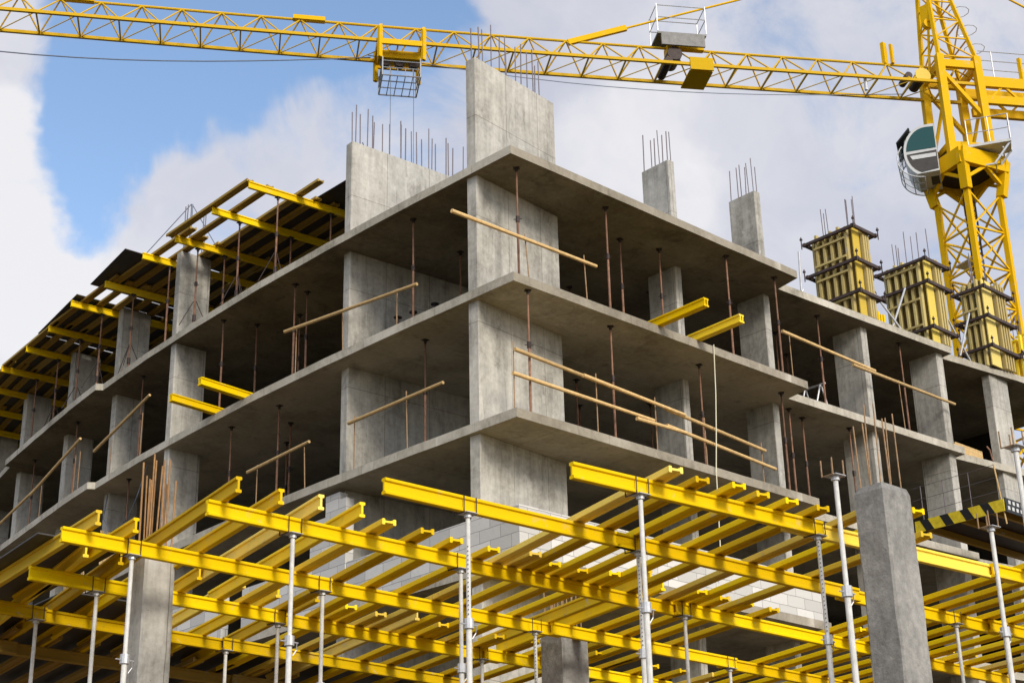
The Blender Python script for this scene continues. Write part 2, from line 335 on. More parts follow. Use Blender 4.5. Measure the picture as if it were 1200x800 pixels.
# ------------------------------------------------------------------ ground
g = MB().box(-900, 900, -900, 900, -13.2, -12.7); solo('ground', g, 'dirt', None, None, (0, 0, -12.7), kind='structure')
g = MB().box(-14.5, 26, -15.2, 36, -12.7, -9.7); solo('podium_deck', g, 'dirt', None, None, (0, 0, -12.7), kind='structure')

# ------------------------------------------------------------------ the building
B = thing('unfinished_building', 'grey concrete building frame of open storeys, bare slabs and columns, standing behind the yellow formwork', 'building', (0, 0, -9.7))
LEFT_EDGE = [(0, 0), (-.12, 3.8), (-.16, 6.4), (-.14, 9.3), (-.02, 12.4), (.14, 15.1), (.42, 18.0), (.24, 18.12), (.47, 20.0), (.95, 23.2), (1.42, 26.15), (1.62, 26.2), (1.9, 27.5), (3.7, 34.5)]
RIGHT_EDGE = [(24.5, 0.05), (20.7, .30), (17.35, .75), (17.3, .35), (13.5, .56), (10.0, .74), (9.85, 0.0)]
OUT = LEFT_EDGE + [(16, 34.5), (16, 14), (24.5, 14)] + RIGHT_EDGE
CORNER, LWALL, P3, P4, P5, P6, P7 = 'corner lwall p3 p4 p5 p6 p7'.split()
def quad(x0, y0, x1, y1, t):      # a wall from (x0,y0) to (x1,y1), thickness t to the left of that direction
    d = Vector((x1 - x0, y1 - y0)).normalized(); n = Vector((-d.y, d.x)) * t; c = d * .02; m = n.normalized() * .02
    pts = [Vector((x0, y0)) + c, Vector((x1, y1)) - c, Vector((x1, y1)) + m, Vector((x1, y1)) + n - m, Vector((x1, y1)) + n - c, Vector((x0, y0)) + n + c, Vector((x0, y0)) + n - m, Vector((x0, y0)) + m]
    return [(p.x, p.y) for p in pts]
WALLS = {'corner': quad(.09, 1.20, 2.87, 1.50, .30), 'left': quad(.30, 6.03, 4.3, 5.78, .28)}
PIERS = {'p3': (.15, 1.12, 13.6, 13.86), 'p4': (.90, 1.85, 18.05, 18.32), 'p5': (1.50, 2.4, 22.05, 22.33), 'p6': (2.1, 3.0, 26.4, 26.68), 'p7': (3.1, 4.0, 30.85, 31.15),
         'r1': (6.93, 7.16, 1.52, 2.45), 'r2': (9.93, 10.17, 1.17, 2.06), 'r3': (13.66, 13.93, .84, 1.80), 'r4': (16.86, 17.18, .58, 1.50), 'r5': (19.55, 20.52, .55, .83), 'r6': (22.9, 23.2, .5, 1.4)}
INNER = [(4.6, 4.9, 10.5, 11.4), (5.2, 5.5, 15.2, 16.1), (5.8, 6.1, 20, 20.9), (8.5, 9.3, 6.3, 6.6), (12.4, 13.2, 6.4, 6.7), (16.2, 17, 6.2, 6.5), (20, 20.8, 6.2, 6.5)]
def wavy(poly, step=.7, j=.007):
    r_ = random.Random(3); out = []
    for a, b in zip(poly, poly[1:] + poly[:1]):
        n_ = max(1, int(math.dist(a, b) / step)); out.append(a)
        for i in range(1, n_): out.append((a[0] + (b[0] - a[0]) * i / n_ + r_.uniform(-j, j), a[1] + (b[1] - a[1]) * i / n_ + r_.uniform(-j, j)))
    return out
SL = {'S0': (-6.2, -6.0), 'S1': (-3.0, -2.8), 'S2': (0.0, 0.2), 'S3': (3.0, 3.2), 'S4': (6.0, 6.2)}
M['floor'] = concrete('low_bounce_floor', (.05, .045, .038), (.09, .08, .066), (.14, .125, .10), panels=False)  # unseen slab tops coloured dark to cut light bounced onto the soffits
for z0, z1 in SL.values():
    o = part('floor_slab', MB().prism(wavy(OUT), z0, z1), 'slab', B); o.data.materials.append(M['floor'])
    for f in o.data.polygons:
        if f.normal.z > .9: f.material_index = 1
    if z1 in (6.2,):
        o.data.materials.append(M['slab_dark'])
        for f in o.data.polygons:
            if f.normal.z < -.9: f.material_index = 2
STOREYS = [(-9.7, -6.2), (-6.0, -3.0), (-2.8, 0.0), (0.2, 3.0), (3.2, 6.0)]
def rebars(parent, spots, z, h, mat='rebar_grey', r=.0135, lean=.02):
    for x, y in spots:
        hh = h * rnd.uniform(.80, 1.1)
        part('rebar', MB().tube((x, y, z - .1), (x + rnd.uniform(-lean, lean), y + rnd.uniform(-lean, lean), z + hh), r * rnd.uniform(.9, 1.15), 6), mat, parent)
for si, (z0, z1) in enumerate(STOREYS + [(6.2, 9.0)]):
    top = si == 5
    for k, poly in WALLS.items():
        w = part('shear_wall', MB().prism(poly, z0, z1 + (.03 if top else 0)), 'concrete', B)
        if top:
            a, b = Vector(poly[0]), Vector(poly[1])
            if k == 'corner':
                ts = [.03, .07, .17, .22, .32, .40, .47, .53, .60, .68, .76, .84, .90]
                rebars(w, [(a.x + (b.x - a.x) * t_, a.y + (b.y - a.y) * t_ + rnd.choice((.07, .22))) for t_ in ts], 9.0, 1.15)
            else:
                ts = [.03, .055, .09, .12, .16, .19, .26, .29, .38, .405, .44, .49, .53, .57, .60, .65, .68, .74, .76, .82, .88]
                rebars(w, [(a.x + (b.x - a.x) * t_, a.y + (b.y - a.y) * t_ + rnd.choice((.07, .2))) for t_ in ts], 9.0, 1.15)
    for k, (x0, x1, y0, y1) in PIERS.items():
        if top and k in ('r3', 'r4', 'r5', 'r6'): continue
        w = part('column', MB().column(x0, x1, y0, y1, z0, z1 - (.0 if not top else (.22 if k[0] == 'p' else 0))), 'concrete', B)
        if top and k in ('r1', 'r2'):
            xs, ys = (x0 + .05, x1 - .05), [y0 + .06 + (y1 - y0 - .12) * i / 3 for i in range(4)]
            rebars(w, [(x, y) for x in xs for y in ys][:7], 9.0, 1.0)
        if top and k == 'p3':
            rebars(w, [(x0 + .1, y0 + .1), (x0 + .2, y1 - .08), (x0 + .68, y0 + .1), (x0 + .8, y1 - .08)], 8.6, 1.7)
    if not top:
        for x0, x1, y0, y1 in INNER: part('column', MB().column(x0, x1, y0, y1, z0, z1), 'concrete', B)
        part('added_back_wall', MB().prism([(9.6, 10.6), (9.9, 10.6), (9.9, 34.4), (9.6, 34.4)], z0, z1), 'dark_backing', B)  # back walls added to shut out light and keep the storeys dark
        part('added_back_wall', MB().prism([(9.9, 10.6), (24.4, 10.6), (24.4, 10.9), (9.9, 10.9)], z0, z1), 'dark_backing', B)
        part('added_back_wall', MB().prism([(24.1, 3.0), (24.4, 3.0), (24.4, 10.6), (24.1, 10.6)], z0, z1), 'dark_backing', B)
# white block infill on the storey just above the formwork
part('block_wall', MB().prism([(.03, .03), (9.65, .03), (9.65, .25), (.25, .25), (.25, 5.58), (.03, 5.58)], -2.8, -1.80), 'block', B)
part('block_wall', MB().extrude_x([(5.6, -2.8), (9.6, -2.8), (9.6, -1.62), (6.92, -1.62), (6.92, -.62), (6.36, -.62), (6.36, -.14), (5.84, -.14), (5.84, -.32), (5.6, -.32)], 0.0, .22), 'block', B)
part('block_wall', MB().box(.1, .3, 10.6, 13.5, -2.8, -1.5), 'block', B)

# ------------------------------------------------------------------ steel props between the slabs
def prop_proto(h, mats=('rust', 'rust', 'dark_steel'), name='steel_prop', r=.027, cup=False):
    t = thing(name, 'x', 'prop', (0, 0, 0))
    part('outer_tube', MB().tube((0, 0, .008), (0, 0, h * .56), r, 10), mats[0], t, smooth=False)
    part('inner_tube', MB().tube((0, 0, h * .56), (0, 0, h - .008), r * .78, 10), mats[1], t)
    part('collar', MB().tube((0, 0, h * .53), (0, 0, h * .58), r * 1.6, 10).tube((-.09, 0, h * .555), (.09, 0, h * .555), .009, 6), mats[2], t)
    part('head_plate', MB().box(-.07, .07, -.07, .07, h - .008, h).tube((0, 0, h - .10), (0, 0, h - .008), r * .9, 8, r * 1.7), mats[2], t)
    part('base_plate', MB().box(-.07, .07, -.07, .07, 0, .008), mats[2], t)
    return t
SLAB_PROPS = [  # x, y, floor z, label
    (.55, .41, 3.2, 'rusty prop in front of the corner wall, just under the topmost slab tip'),
    (.39, 3.75, 3.2, 'dark rusty prop left of the corner wall on the upper storey'),
    (2.35, 4.35, 3.2, 'rusty prop deep between the left wall and the corner wall, upper storey'),
    (3.37, .45, 3.2, 'pale rusty prop right of the corner wall, upper storey, near the slab edge'),
    (4.8, 1.37, 3.2, 'reddish prop behind the pale prop right of the corner wall, upper storey'),
    (5.93, 1.14, 3.2, 'reddish prop just left of the first right-hand column, upper storey'),
    (7.47, .34, 3.2, 'rusty prop beside the end of the right yellow beam stub, upper storey'),
    (9.37, .36, 3.2, 'rusty prop under the right tip of the topmost slab'),
    (12.17, 1.17, 3.2, 'rusty prop behind the long sloping pole, upper storey right'),
    (15.49, .87, 3.2, 'rusty prop between the two right columns, upper storey'),
    (.28, 11.47, 3.2, 'prop behind the two yellow beam stubs, upper storey left'),
    (1.11, 11.14, 3.2, 'thin prop deep behind the yellow beam stubs, upper storey left'),
    (.40, 8.42, 3.2, 'prop at the left end of the timber pole, upper storey left'),
    (.9, 8.6, 3.2, 'prop just behind the left end of the timber pole, upper storey left'),
    (.64, 3.62, 0.2, 'dark rusty prop in front of the left wall, middle storey'),
    (.57, .18, 0.2, 'rusty prop at the slab corner, middle storey, by the rail ends'),
    (3.29, .40, 0.2, 'rusty prop behind the two rails right of the corner wall, middle storey'),
    (6.55, .66, 0.2, 'prop with dark head beside the first right-hand column, middle storey'),
    (9.54, .60, 0.2, 'rusty prop right of the second right-hand column, middle storey'),
    (11.4, 1.4, 0.2, 'left prop of the pair behind the white prop head, middle storey right'),
    (13.0, 1.1, 0.2, 'right prop of the pair behind the white prop head, middle storey right'),
    (10.6, 1.2, 0.2, 'dark prop right beside the second right-hand column, middle storey'),
    (.51, 11.2, 0.2, 'rusty prop above the tall yellow joist end, middle storey left'),
    (.55, 9.15, 0.2, 'rusty prop with pale sleeve behind the short rail, middle storey left'),
    (.75, 16.3, 3.2, 'stout rusty prop between the far left columns, upper storey'),
    (1.2, 20.9, 3.2, 'thin prop far left under the upper slab'),
    (1.9, 25.0, 3.2, 'farthest left prop on the upper storey'),
    (.7, 16.6, 0.2, 'rusty prop far left on the middle storey behind the rails'),
]
SLAB_PROPS += [(2.2 + .9 * i, 3.0 + (i % 3) * 1.1, 3.2, 'thin dark prop standing deep in the shade right of the corner wall, upper storey') for i in range(0, 8, 2)]
SLAB_PROPS += [(2.4 + 1.3 * i, 3.2 + (i % 2) * 1.2, 0.2, 'thin dark prop standing deep in the shade right of the corner wall, middle storey') for i in range(5)]
SLAB_PROPS += [(1.6 + (i % 2) * .8, 7.6 + i * 1.15, 3.2, 'thin dark prop standing deep in the shade left of the left wall, upper storey') for i in range(4)]
SLAB_PROPS += [(1.5 + (i % 2) * .8, 7.4 + i * 1.3, 0.2, 'thin dark prop standing deep in the shade left of the left wall, middle storey') for i in range(4)]
SLAB_PROPS += [(12.2 + 1.5 * i, 2.6 + (i % 2) * .8, 3.2, 'thin dark prop standing deep in the shade of the right bays, upper storey') for i in range(4)]
proto = prop_proto(2.8)
for i, (x, y, z, lab) in enumerate(SLAB_PROPS):
    o = proto if i == 0 else copy_tree(proto)
    o.location = (x, y, z); o.rotation_euler.z = rnd.uniform(0, 3); o['label'] = lab; o['group'] = 'steel props between the slabs'

# ------------------------------------------------------------------ guard rails of timber poles
def guard_rail(lab, rails, posts, floor):
    p0 = posts[0] if posts else rails[0][0]
    t = thing('guard_rail', lab, 'railing', (p0[0], p0[1], floor), 'timber guard rails at the slab edges')
    for a, b in rails: part('rail', MB().tube(a, b, .045, 8, .038), 'pole', t)
    for x, y, z, lx, ly in posts: part('post', MB().tube((x, y, floor), (x + lx, y + ly, z), .014, 6), 'rebar', t)
guard_rail('pole rail on the upper storey left of the corner, in front of the left wall', [((.05, 8.3, 4.57), (.05, 3.2, 4.06))], [(.12, 7.9, 4.6, 0, 0), (.12, 4.0, 4.25, .02, .02), (.12, 6.0, 4.4, 0, .05)], 3.2)
guard_rail('long pole sticking out past the corner wall on the upper storey', [((-1.59, .10, 4.12), (2.61, .10, 4.15))], [(.62, .17, 4.3, -.1, 0), (2.35, .17, 4.35, -.05, 0)], 3.2)
guard_rail('short pole rail in front of the left wall on the middle storey', [((.05, 5.64, 1.44), (.05, 2.32, 1.44))], [(.12, 5.5, 1.6, 0, 0), (.12, 3.6, 1.65, 0, .05)], .2)
guard_rail('double pole rail running right from the slab corner on the middle storey', [((.06, .08, 1.5), (3.1, .08, 1.36)), ((2.0, .04, 1.40), (5.2, .04, 1.25)), ((4.6, .08, 1.27), (8.04, .08, 1.03)), ((0, .08, .96), (4.2, .08, .90)), ((3.6, .04, .80), (5.2, .04, .83)), ((4.6, .08, .88), (8.37, .08, .65))],
           [(.1, .16, 1.7, 0, 0), (2.5, .16, 1.6, 0, 0), (4.35, .16, 1.5, 0, 0), (6.0, .16, 1.4, 0, 0), (8.0, .16, 1.25, 0, 0)], .2)
guard_rail('long pole rail sloping across the right bays of the upper storey', [((9.95, .70, 4.80), (13.6, .50, 4.58)), ((12.6, .50, 4.50), (17.02, .30, 4.39))], [(10.5, .9, 5.0, 0, 0), (15.1, .75, 4.75, -.05, 0)], 3.2)
guard_rail('pole rail between the third and fourth left piers on the upper storey', [((.30, 18.0, 4.10), (-.05, 14.46, 4.70))], [(.45, 17.3, 4.3, 0, 0), (.25, 15.3, 4.5, 0, 0)], 3.2)
guard_rail('farthest left pole rail crossing the distant piers', [((1.3, 25.9, 3.9), (.75, 22.2, 4.2)), ((.85, 22.9, 4.10), (.15, 18.6, 4.62))], [(.95, 22.4, 4.3, 0, 0), (.55, 19.3, 4.5, 0, 0), (.62, 19.7, 4.5, 0, 0)], 3.2)
guard_rail('short pole rail rising behind the highest yellow joist end', [((0, 9.6, 1.27), (0, 7.07, 1.38))], [(.08, 9.3, 1.4, 0, 0), (.08, 7.3, 1.35, .02, .1)], .2)

# ------------------------------------------------------------------ odds and ends left on the slabs
t = thing('plank_bundle', 'rough timber planks leaning together near the far left pier, middle storey', 'planks', (.45, 19.6, .2))
for k in range(7):
    x, y = .62 + .10 * (k % 3), 18.9 + k * .17
    part('plank', MB().bar((x + .25, y + .1, .2), (x + rnd.uniform(-.05, .1), y + rnd.uniform(-.1, .1), 1.5 + rnd.uniform(-.3, .3)), .10, .03), 'pole', t)
t = thing('plank_bundle', 'timber planks propped against the second left pier, middle storey', 'planks', (.75, 16.2, .2))
for k in range(4):
    part('plank', MB().bar((.55 + .12 * k, 17.4, .2), (.62 + .1 * k, 17.95, 1.7 + .12 * (k % 2)), .10, .03), 'pole', t)
for k, (x, y, h) in enumerate([(.75, 4.75, .75), (1.05, 4.55, .9), (1.5, 4.3, 1.15)]):
    t = thing('prop_stub', ('lowest', 'middle', 'tallest')[k] + ' of three dark lowered props standing in front of the left wall, upper storey', 'prop', (x, y, 3.2), 'lowered props by the left wall')
    part('tube', MB().tube((x, y, 3.2), (x, y, 3.2 + h), .035, 8), 'dark_steel', t); part('head_plate', MB().tube((x, y, 3.2 + h), (x, y, 3.22 + h), .10, 10), 'dark_steel', t); part('collar', MB().tube((x, y, 3.2 + h * .6), (x, y, 3.3 + h * .6), .07, 8), 'dark_steel', t)
t = thing('steel_trestle', 'grey steel trestle standing on the upper storey slab behind the sloping pole', 'trestle', (12.3, 1.5, 3.2))
for y in (1.35, 1.85): part('frame', MB().tube((11.9, y, 3.2), (12.25, y, 4.1), .025, 6).tube((12.65, y, 3.2), (12.3, y, 4.1), .025, 6), 'galv', t)
part('top_bar', MB().tube((12.28, 1.2, 4.12), (12.28, 2.0, 4.12), .03, 6), 'galv', t)
t = thing('board_stack', 'stack of boards on bearers at the right end of the upper storey', 'boards', (18.7, 1.2, 3.2))
part('bearer', MB().box(18.0, 18.1, .95, 1.9, 3.2, 3.3), 'pole', t); part('bearer', MB().box(19.0, 19.1, .95, 1.9, 3.2, 3.3), 'pole', t)
for k in range(6): part('board', MB().box(17.8 + rnd.uniform(-.1, .1), 19.3, .98, 1.85, 3.302 + k * .062, 3.36 + k * .062), 'pole', t)
solo('power_cable', MB().path([(.35, 15.0, 2.98), (.30, 15.4, 2.1), (.36, 16.0, 1.55), (.42, 16.9, 1.5), (.75, 18.0, 2.2), (.85, 18.03, 2.9)], .014, 6), 'cable', 'slack dark cable looping between two left piers on the middle storey', 'cable', (.35, 15.0, 2.98))

# ------------------------------------------------------------------ yellow beam stubs lying on the slab
for p, q, lab in [((-1.45, 9.6, 3.2), (2.4, 9.95, 3.2), 'upper yellow beam stub sticking out of the left facade'), ((-1.4, 11.0, 3.2), (2.4, 11.3, 3.2), 'lower yellow beam stub sticking out of the left facade'),
                  ((4.42, -1.41, 3.2), (4.5, 2.4, 3.2), 'left yellow beam stub sticking out of the right facade'), ((5.72, -1.33, 3.2), (5.85, 2.5, 3.2), 'right yellow beam stub sticking out of the right facade')]:
    solo('timber_beam', MB().hbeam(p, q).hbeam(Vector(p) + Vector((.085 * (p[1] < 0), .085 * (p[1] > 0), 0)), Vector(q) + Vector((.085 * (p[1] < 0), .085 * (p[1] > 0), 0))), 'beam', lab, 'beam', p, 'yellow beams stored on the slab edge')
solo('hose', MB().path([(6.3, -.03, 3.22), (6.22, -.05, 2.0), (6.12, -.06, 1.0), (6.0, -.08, .1), (5.9, -.1, -2.4)], .013, 8), 'hose', 'pale hose hanging down from the middle slab on the right facade', 'hose', (6.3, -.03, 3.22))

# ------------------------------------------------------------------ lower formwork
ZP, ZJ, ZS = -5.4, -5.2, -5.0
PL = {1: (-.0715, -10.294), 2: (-.0262, -8.146), 3: (.0013, -5.875), 4: (.0105, -3.646), 5: (.0271, -1.485), 6: (.0401, .697), 7: (.0336, 3.05)}
def py(k, x): a, b = PL[k]; return a * x + b
ROWN = {1: 'nearest', 2: 'second', 3: 'third', 4: 'fourth', 5: 'fifth', 6: 'sixth', 7: 'rearmost'}
SEGS = {1: [(-8.24, -3.95, 0), (-4.6, .3, .10), (-.3, 4.2, .02), (3.8, 8.2, .11)], 2: [(-9.55, -5.35, 0), (-5.75, -.6, .0), (-1.0, 3.2, .1), (2.9, 7.6, .0)],
        3: [(-10.68, -6.45, 0), (-6.75, -1.85, .09), (-2.2, 2.95, .0), (2.6, 7.5, .09)], 4: [(-11.48, -7.2, 0), (-7.5, -2.5, .09), (-2.75, 1.9, .0), (1.5, 6.4, .09)],
        5: [(-10.9, -6.55, 0), (-6.8, -1.9, .09), (-2.3, 2.6, 0), (2.3, 7, .09)], 6: [(-14.2, -9.55, 0), (-9.8, -6.0, .09), (-6.3, -1.4, 0), (-1.7, 3.2, .09)], 7: [(-13.6, -8.8, 0), (-9.1, -4.2, .09), (-4.5, .4, 0)]}
SIDE = ['left', 'second', 'third', 'right']
for k, segs in SEGS.items():
    for i, (x0, x1, dy) in enumerate(segs):
        dz = 0.0
        p, q = (x0, py(k, x0) + .04 + dy, ZP), (x1, py(k, x1) + .04 + dy, ZP)
        lab = 'yellow main beam on prop heads, %s from the left in the %s row of the lower formwork' % (ORD[i], ROWN[k])
        solo('main_beam', MB().hbeam(p, q), 'beam' if k < 6 else ('beam_old' if k < 7 else 'brown_timber'), lab, 'beam', p, 'main beams of the lower formwork')  # rear rows take duller, browner colours standing in for their shade
def joist_row(tag, ks, items, over, under, slope, lab, mats=('beam',), xs_near=None, flat=()):
    k0, k1 = ks; n = 0
    for it in items:
        x0, sl = (it if isinstance(it, tuple) else (it, slope)); sl += rnd.uniform(-.012, .012)
        y0 = py(k0, x0); ov = over + rnd.uniform(-.12, .12)
        if xs_near and x0 in xs_near: ov = xs_near[x0]
        y1 = py(k1, x0) + under + rnd.uniform(-.1, .15)
        p = (x0 - sl * ov, y0 - ov, ZJ); q = (x0 + sl * (y1 - y0), y1, ZJ)
        if n >= len(ORD): break
        solo('joist', MB().hbeam(p, q, flat=(n in flat)), mats[rnd.randrange(len(mats))], lab % ORD[n], 'joist', p, 'joists of the lower formwork'); n += 1
joist_row('A', (1, 3), [-6.9, -6.38, -5.83, -5.34, -4.82, -4.26, (-3.61, .285), (-3.01, .285), -2.15, .45, 1.05, 1.65, 2.25, 2.85, 3.5, 4.1, 4.7, 5.4, 6.0], .38, .35, .258,
          'yellow joist, %s from the left in the front row, over the two nearest main beams', ('beam', 'beam', 'beam', 'beam_old'), {-3.01: .92, -3.61: .5}, range(40))
joist_row('B', (3, 5), [(-10.47, .18), (-9.81, .185), (-9.26, .19), (-8.65, .19), (-8.18, .21), -7.52, -6.95, (-6.27, .21), (-5.62, .21), -5.07, -4.5, -3.97, -3.24, -2.80, -2.12, -1.52, -.95, -.30, (2.1, .24), 2.75, 3.4, 4.1, 4.75, 5.4],
          .42, .3, .225, 'yellow joist, %s from the left in the middle row, across the third main beam', ('beam', 'beam', 'beam', 'beam', 'beam_old'), None, [4, 5, 6, 7, 8, 9, 10, 11, 14, 15, 16, 17, 18, 19, 20, 21, 22, 23])
joist_row('C0', (4, 6), [(-11.12, .125), (-10.57, .14)], .4, .3, .13, 'pale yellow joist end, %s from the left at the far left of the formwork', ('beam_old', 'beam'))
joist_row('C', (5, 7), [-10.35, -9.8, -9.2, -8.5, -7.75, -7.05, -6.38, -5.7, -5.05, -4.4, -3.75, -3.1, -2.45, -1.7, -.9, -.1, .7, 1.5, 2.3, 3.1], .75, .4, .2, 'yellow joist, %s from the left in the shaded rear row of the lower formwork', ('beam', 'beam_old'), None, [7, 8, 10, 11, 12, 13, 14, 15, 16, 17, 18, 19])
joist_row('D', (7, 7), [-12.5, -11.8, -11.1, -10.4, -9.7, -9.0, -8.3, -7.6, -6.9, -6.2, -5.5, -4.8, -4.1, -3.4], .6, 4.2, .16, 'dark yellow joist, %s from the left, farthest back under the building', ('brown_timber',), None, range(40))  # brown colour paints in the shade under the building
# board laid on the left joists
def sheet(lab, poly, z, mat='ply', t=.021, grp='dark plywood sheets on the formwork'):
    c = (sum(p[0] for p in poly) / len(poly), sum(p[1] for p in poly) / len(poly), z)
    solo('plywood_sheet', MB().prism(poly, z, z + t), mat, lab, 'plywood', c, grp)
sheet('dark plywood sheet on the joists at the far left of the lower formwork', [(-11.25, -2.6), (-10.0, -2.65), (-9.5, 1.2), (-10.75, 1.25)], ZS)
sheet('dark plywood sheet farther back at the left edge of the lower formwork', [(-10.74, 1.28), (-9.5, 1.22), (-9.0, 4.9), (-10.3, 5.0)], ZS)
sheet('broad dark plywood decking over the shaded rear joists', [(-9.45, 0.0), (-7.9, 0.0), (-7.9, 1.5), (-.4, 1.5), (-.4, 8.0), (-9.0, 8.0)], ZS)

# ------------------------------------------------------------------ free-standing columns inside the formwork
def free_column(lab, x0, x1, y0, y1, zt, bars, hgt, mat='raw'):
    t = thing('concrete_column', lab, 'column', ((x0 + x1) / 2, (y0 + y1) / 2, -9.7), 'new columns standing among the formwork')
    m = MB(); n = 14; ring = [(x0 + .03, y0), (x1 - .03, y0), (x1, y0 + .03), (x1, y1 - .03), (x1 - .03, y1), (x0 + .03, y1), (x0, y1 - .03), (x0, y0 + .03)]
    c = (Vector((x0, y0)) + Vector((x1, y1))) / 2
    rr = random.Random(int(x0 * 100)); vs = []
    for i in range(n + 1):
        z = -9.7 + (zt + 9.7) * i / n
        for x, y in ring:
            j = .007; cx_, cy_ = ((c - Vector((x, y))) * (.10 if i == n else 0)); zz = z - (.05 + rr.uniform(0, .04) if i == n - 1 and False else 0)
            if i == n - 1: zz = zt - .06 - rr.uniform(0, .05)
            vs.append((x + cx_ + rr.uniform(-j, j), y + cy_ + rr.uniform(-j, j), zz + (rr.uniform(-.02, .015) if i == n else 0)))
    k = len(ring); fs = [tuple(range(k))[::-1]] + [tuple(range(n * k, n * k + k))]
    for i in range(n):
        for j in range(k): fs.append((i * k + j, i * k + (j + 1) % k, (i + 1) * k + (j + 1) % k, (i + 1) * k + j))
    m.add(vs, fs); sh = part('shaft', m, mat, t)
    rebars(t, bars, zt, hgt, 'rebar_orange' if x0 < -9 else 'rebar', .012 if x0 < -9 else .0095, .03)
    return t
def ring_bars(x0, x1, y0, y1, k): 
    return [(x0, y0), ((x0 + x1) / 2, y0), (x1, y0), (x1, (y0 + y1) / 2), (x1, y1), ((x0 + x1) / 2, y1), (x0, y1), (x0, (y0 + y1) / 2)][:k] + [(x0 + (x1 - x0) * .28, y0), (x0 + (x1 - x0) * .75, y0), (x0, y0 + (y1 - y0) * .25), (x0 + (x1 - x0) * .3, y1)]
free_column('rough grey column in the right foreground, tall rebar rising from its broken top', -4.28, -3.68, -11.19, -10.72, -5.0, ring_bars(-4.2, -3.76, -11.1, -10.8, 8)[:8], 1.0)
free_column('smooth grey column at the left, its rebar rising through the beams', -9.74, -9.26, -2.85, -2.45, -5.0, ring_bars(-9.68, -9.32, -2.78, -2.52, 8), 1.3, 'concrete')
free_column('short grey column under the beams at the bottom centre', -1.80, -1.18, -2.92, -2.36, -5.0, ring_bars(-1.72, -1.26, -2.84, -2.44, 8), .7)

# ------------------------------------------------------------------ white props under the lower formwork
HP = ZP - (-9.7)
def white_prop(name='white_prop'):
    t = thing(name, 'x', 'prop', (0, 0, -9.7), 'white steel props under the lower formwork')
    part('outer_tube', MB().tube((0, 0, -9.69), (0, 0, -6.75), .036, 12), 'white_steel', t)
    part('inner_tube', MB().tube((0, 0, -6.75), (0, 0, ZP - .012), .029, 12), 'white_steel', t)
    part('collar', MB().tube((0, 0, -6.82), (0, 0, -6.70), .062, 12).tube((-.13, 0, -6.77), (.13, 0, -6.77), .009, 6).path([(.11, 0, -6.77), (.13, .03, -6.85), (.09, .05, -6.92)], .008, 5), 'galv', t)
    part('head_plate', MB().box(-.09, .09, -.09, .09, ZP - .012, ZP - .003).tube((0, 0, ZP - .06), (0, 0, ZP - .012), .05, 10), 'galv', t)
    part('base_plate', MB().box(-.09, .09, -.09, .09, -9.7, -9.69), 'galv', t)
    return t
def fork(parent):
    for sx in (-.097, .097):
        part('fork_strap', MB().extrude_x([(-.053, ZP - .014), (.154, ZP - .014), (.154, ZP + .2), (.142, ZP + .2), (.142, ZP - .003), (-.046, ZP - .003), (-.046, ZP + .2), (-.053, ZP + .2)], sx - .006, sx + .006), 'waler', parent)
wp = white_prop(); 
fork(wp)
WPROPS = [(1, -7.18, 'thick bright white prop under the nearest main beam near its left end', 1.0), (1, -4.06, 'speckled white prop under the splice in the nearest main beam', 1.0),
          (2, -8.27, 'tallest bright white prop at the centre under the second main beam', 1.0), (2, -5.33, 'speckled prop beside the bright one, under the second main beam', 1.0), (2, 1.9, 'white prop at the right under the second main beam', 1.0),
          (3, -9.41, 'bright white prop under the third main beam at the left', 1.0), (3, -6.61, 'prop hidden behind the tall central white prop', 1.0), (3, -2.02, 'white prop under the third main beam, right of the centre', 1.0), (3, 2.87, 'white prop under the third main beam close to the right foreground column', 1.0),
          (4, -10.45, 'white prop just left of the left concrete column', 1.0), (4, -7.35, 'white prop under the splice of the fourth main beam at the left', 1.0), (4, -3.13, 'white prop beside the short central column', 1.0), (4, 1.71, 'short visible white prop at the bottom right of the centre', 1.0),
          (5, -9.84, 'white prop under the left end of the fifth main beam', 1.0), (5, -6.68, 'thin white prop under the fifth main beam', 1.0), (5, -2.37, 'thin white prop at the bottom centre under the fifth main beam', 1.0),
          (6, -9.7, 'farthest left white prop under a brown shaded beam', 1.0), (6, -6.24, 'small white prop deep in the shade right of the left column', 1.0)]
for i, (k, x, lab, w) in enumerate(WPROPS):
    o = wp if i == 0 else copy_tree(wp)
    o.location = (x, py(k, x) + .04, -9.7); o.rotation_euler.z = PL[k][0]; o['label'] = lab
    if 'speckled' in lab or 'tallest' in lab or 'beside the short' in lab or 'close to' in lab:
        m = MB(); a = PL[k][0]; X, Y = x, py(k, x) + .04
        for h in range(22 if 'tallest' not in lab else 16): m.tube((X - .031, Y - .029, -6.65 + h * .055), (X + .029, Y + .031, -6.65 + h * .055), .007, 6)
        part('adjustment_holes', m, 'dark_steel', o)
for x, y, lab in [(-5.95, -11.66, 'free-standing white prop with a bare head plate left of the foreground column'), (-2.62, -11.62, 'free-standing white prop at the right in front of the striped platform'), (-5.23, -13.56, 'free-standing white prop at the right edge of the view')]:
    o = copy_tree(wp); o.location = (x, y, -9.7); o['label'] = lab
    for c in list(o.children):
        if c.name.startswith('fork'): bpy.data.objects.remove(c)
    for sx in (-.097, .097):
        part('fork_strap', MB().extrude_x([(y - .056, ZP - .014), (y + .12, ZP - .014), (y + .12, ZP + .19), (y + .108, ZP + .19), (y + .108, ZP - .003), (y - .044, ZP - .003), (y - .044, ZP + .19), (y - .056, ZP + .19)], x + sx - .007, x + sx + .007), 'rebar', o)

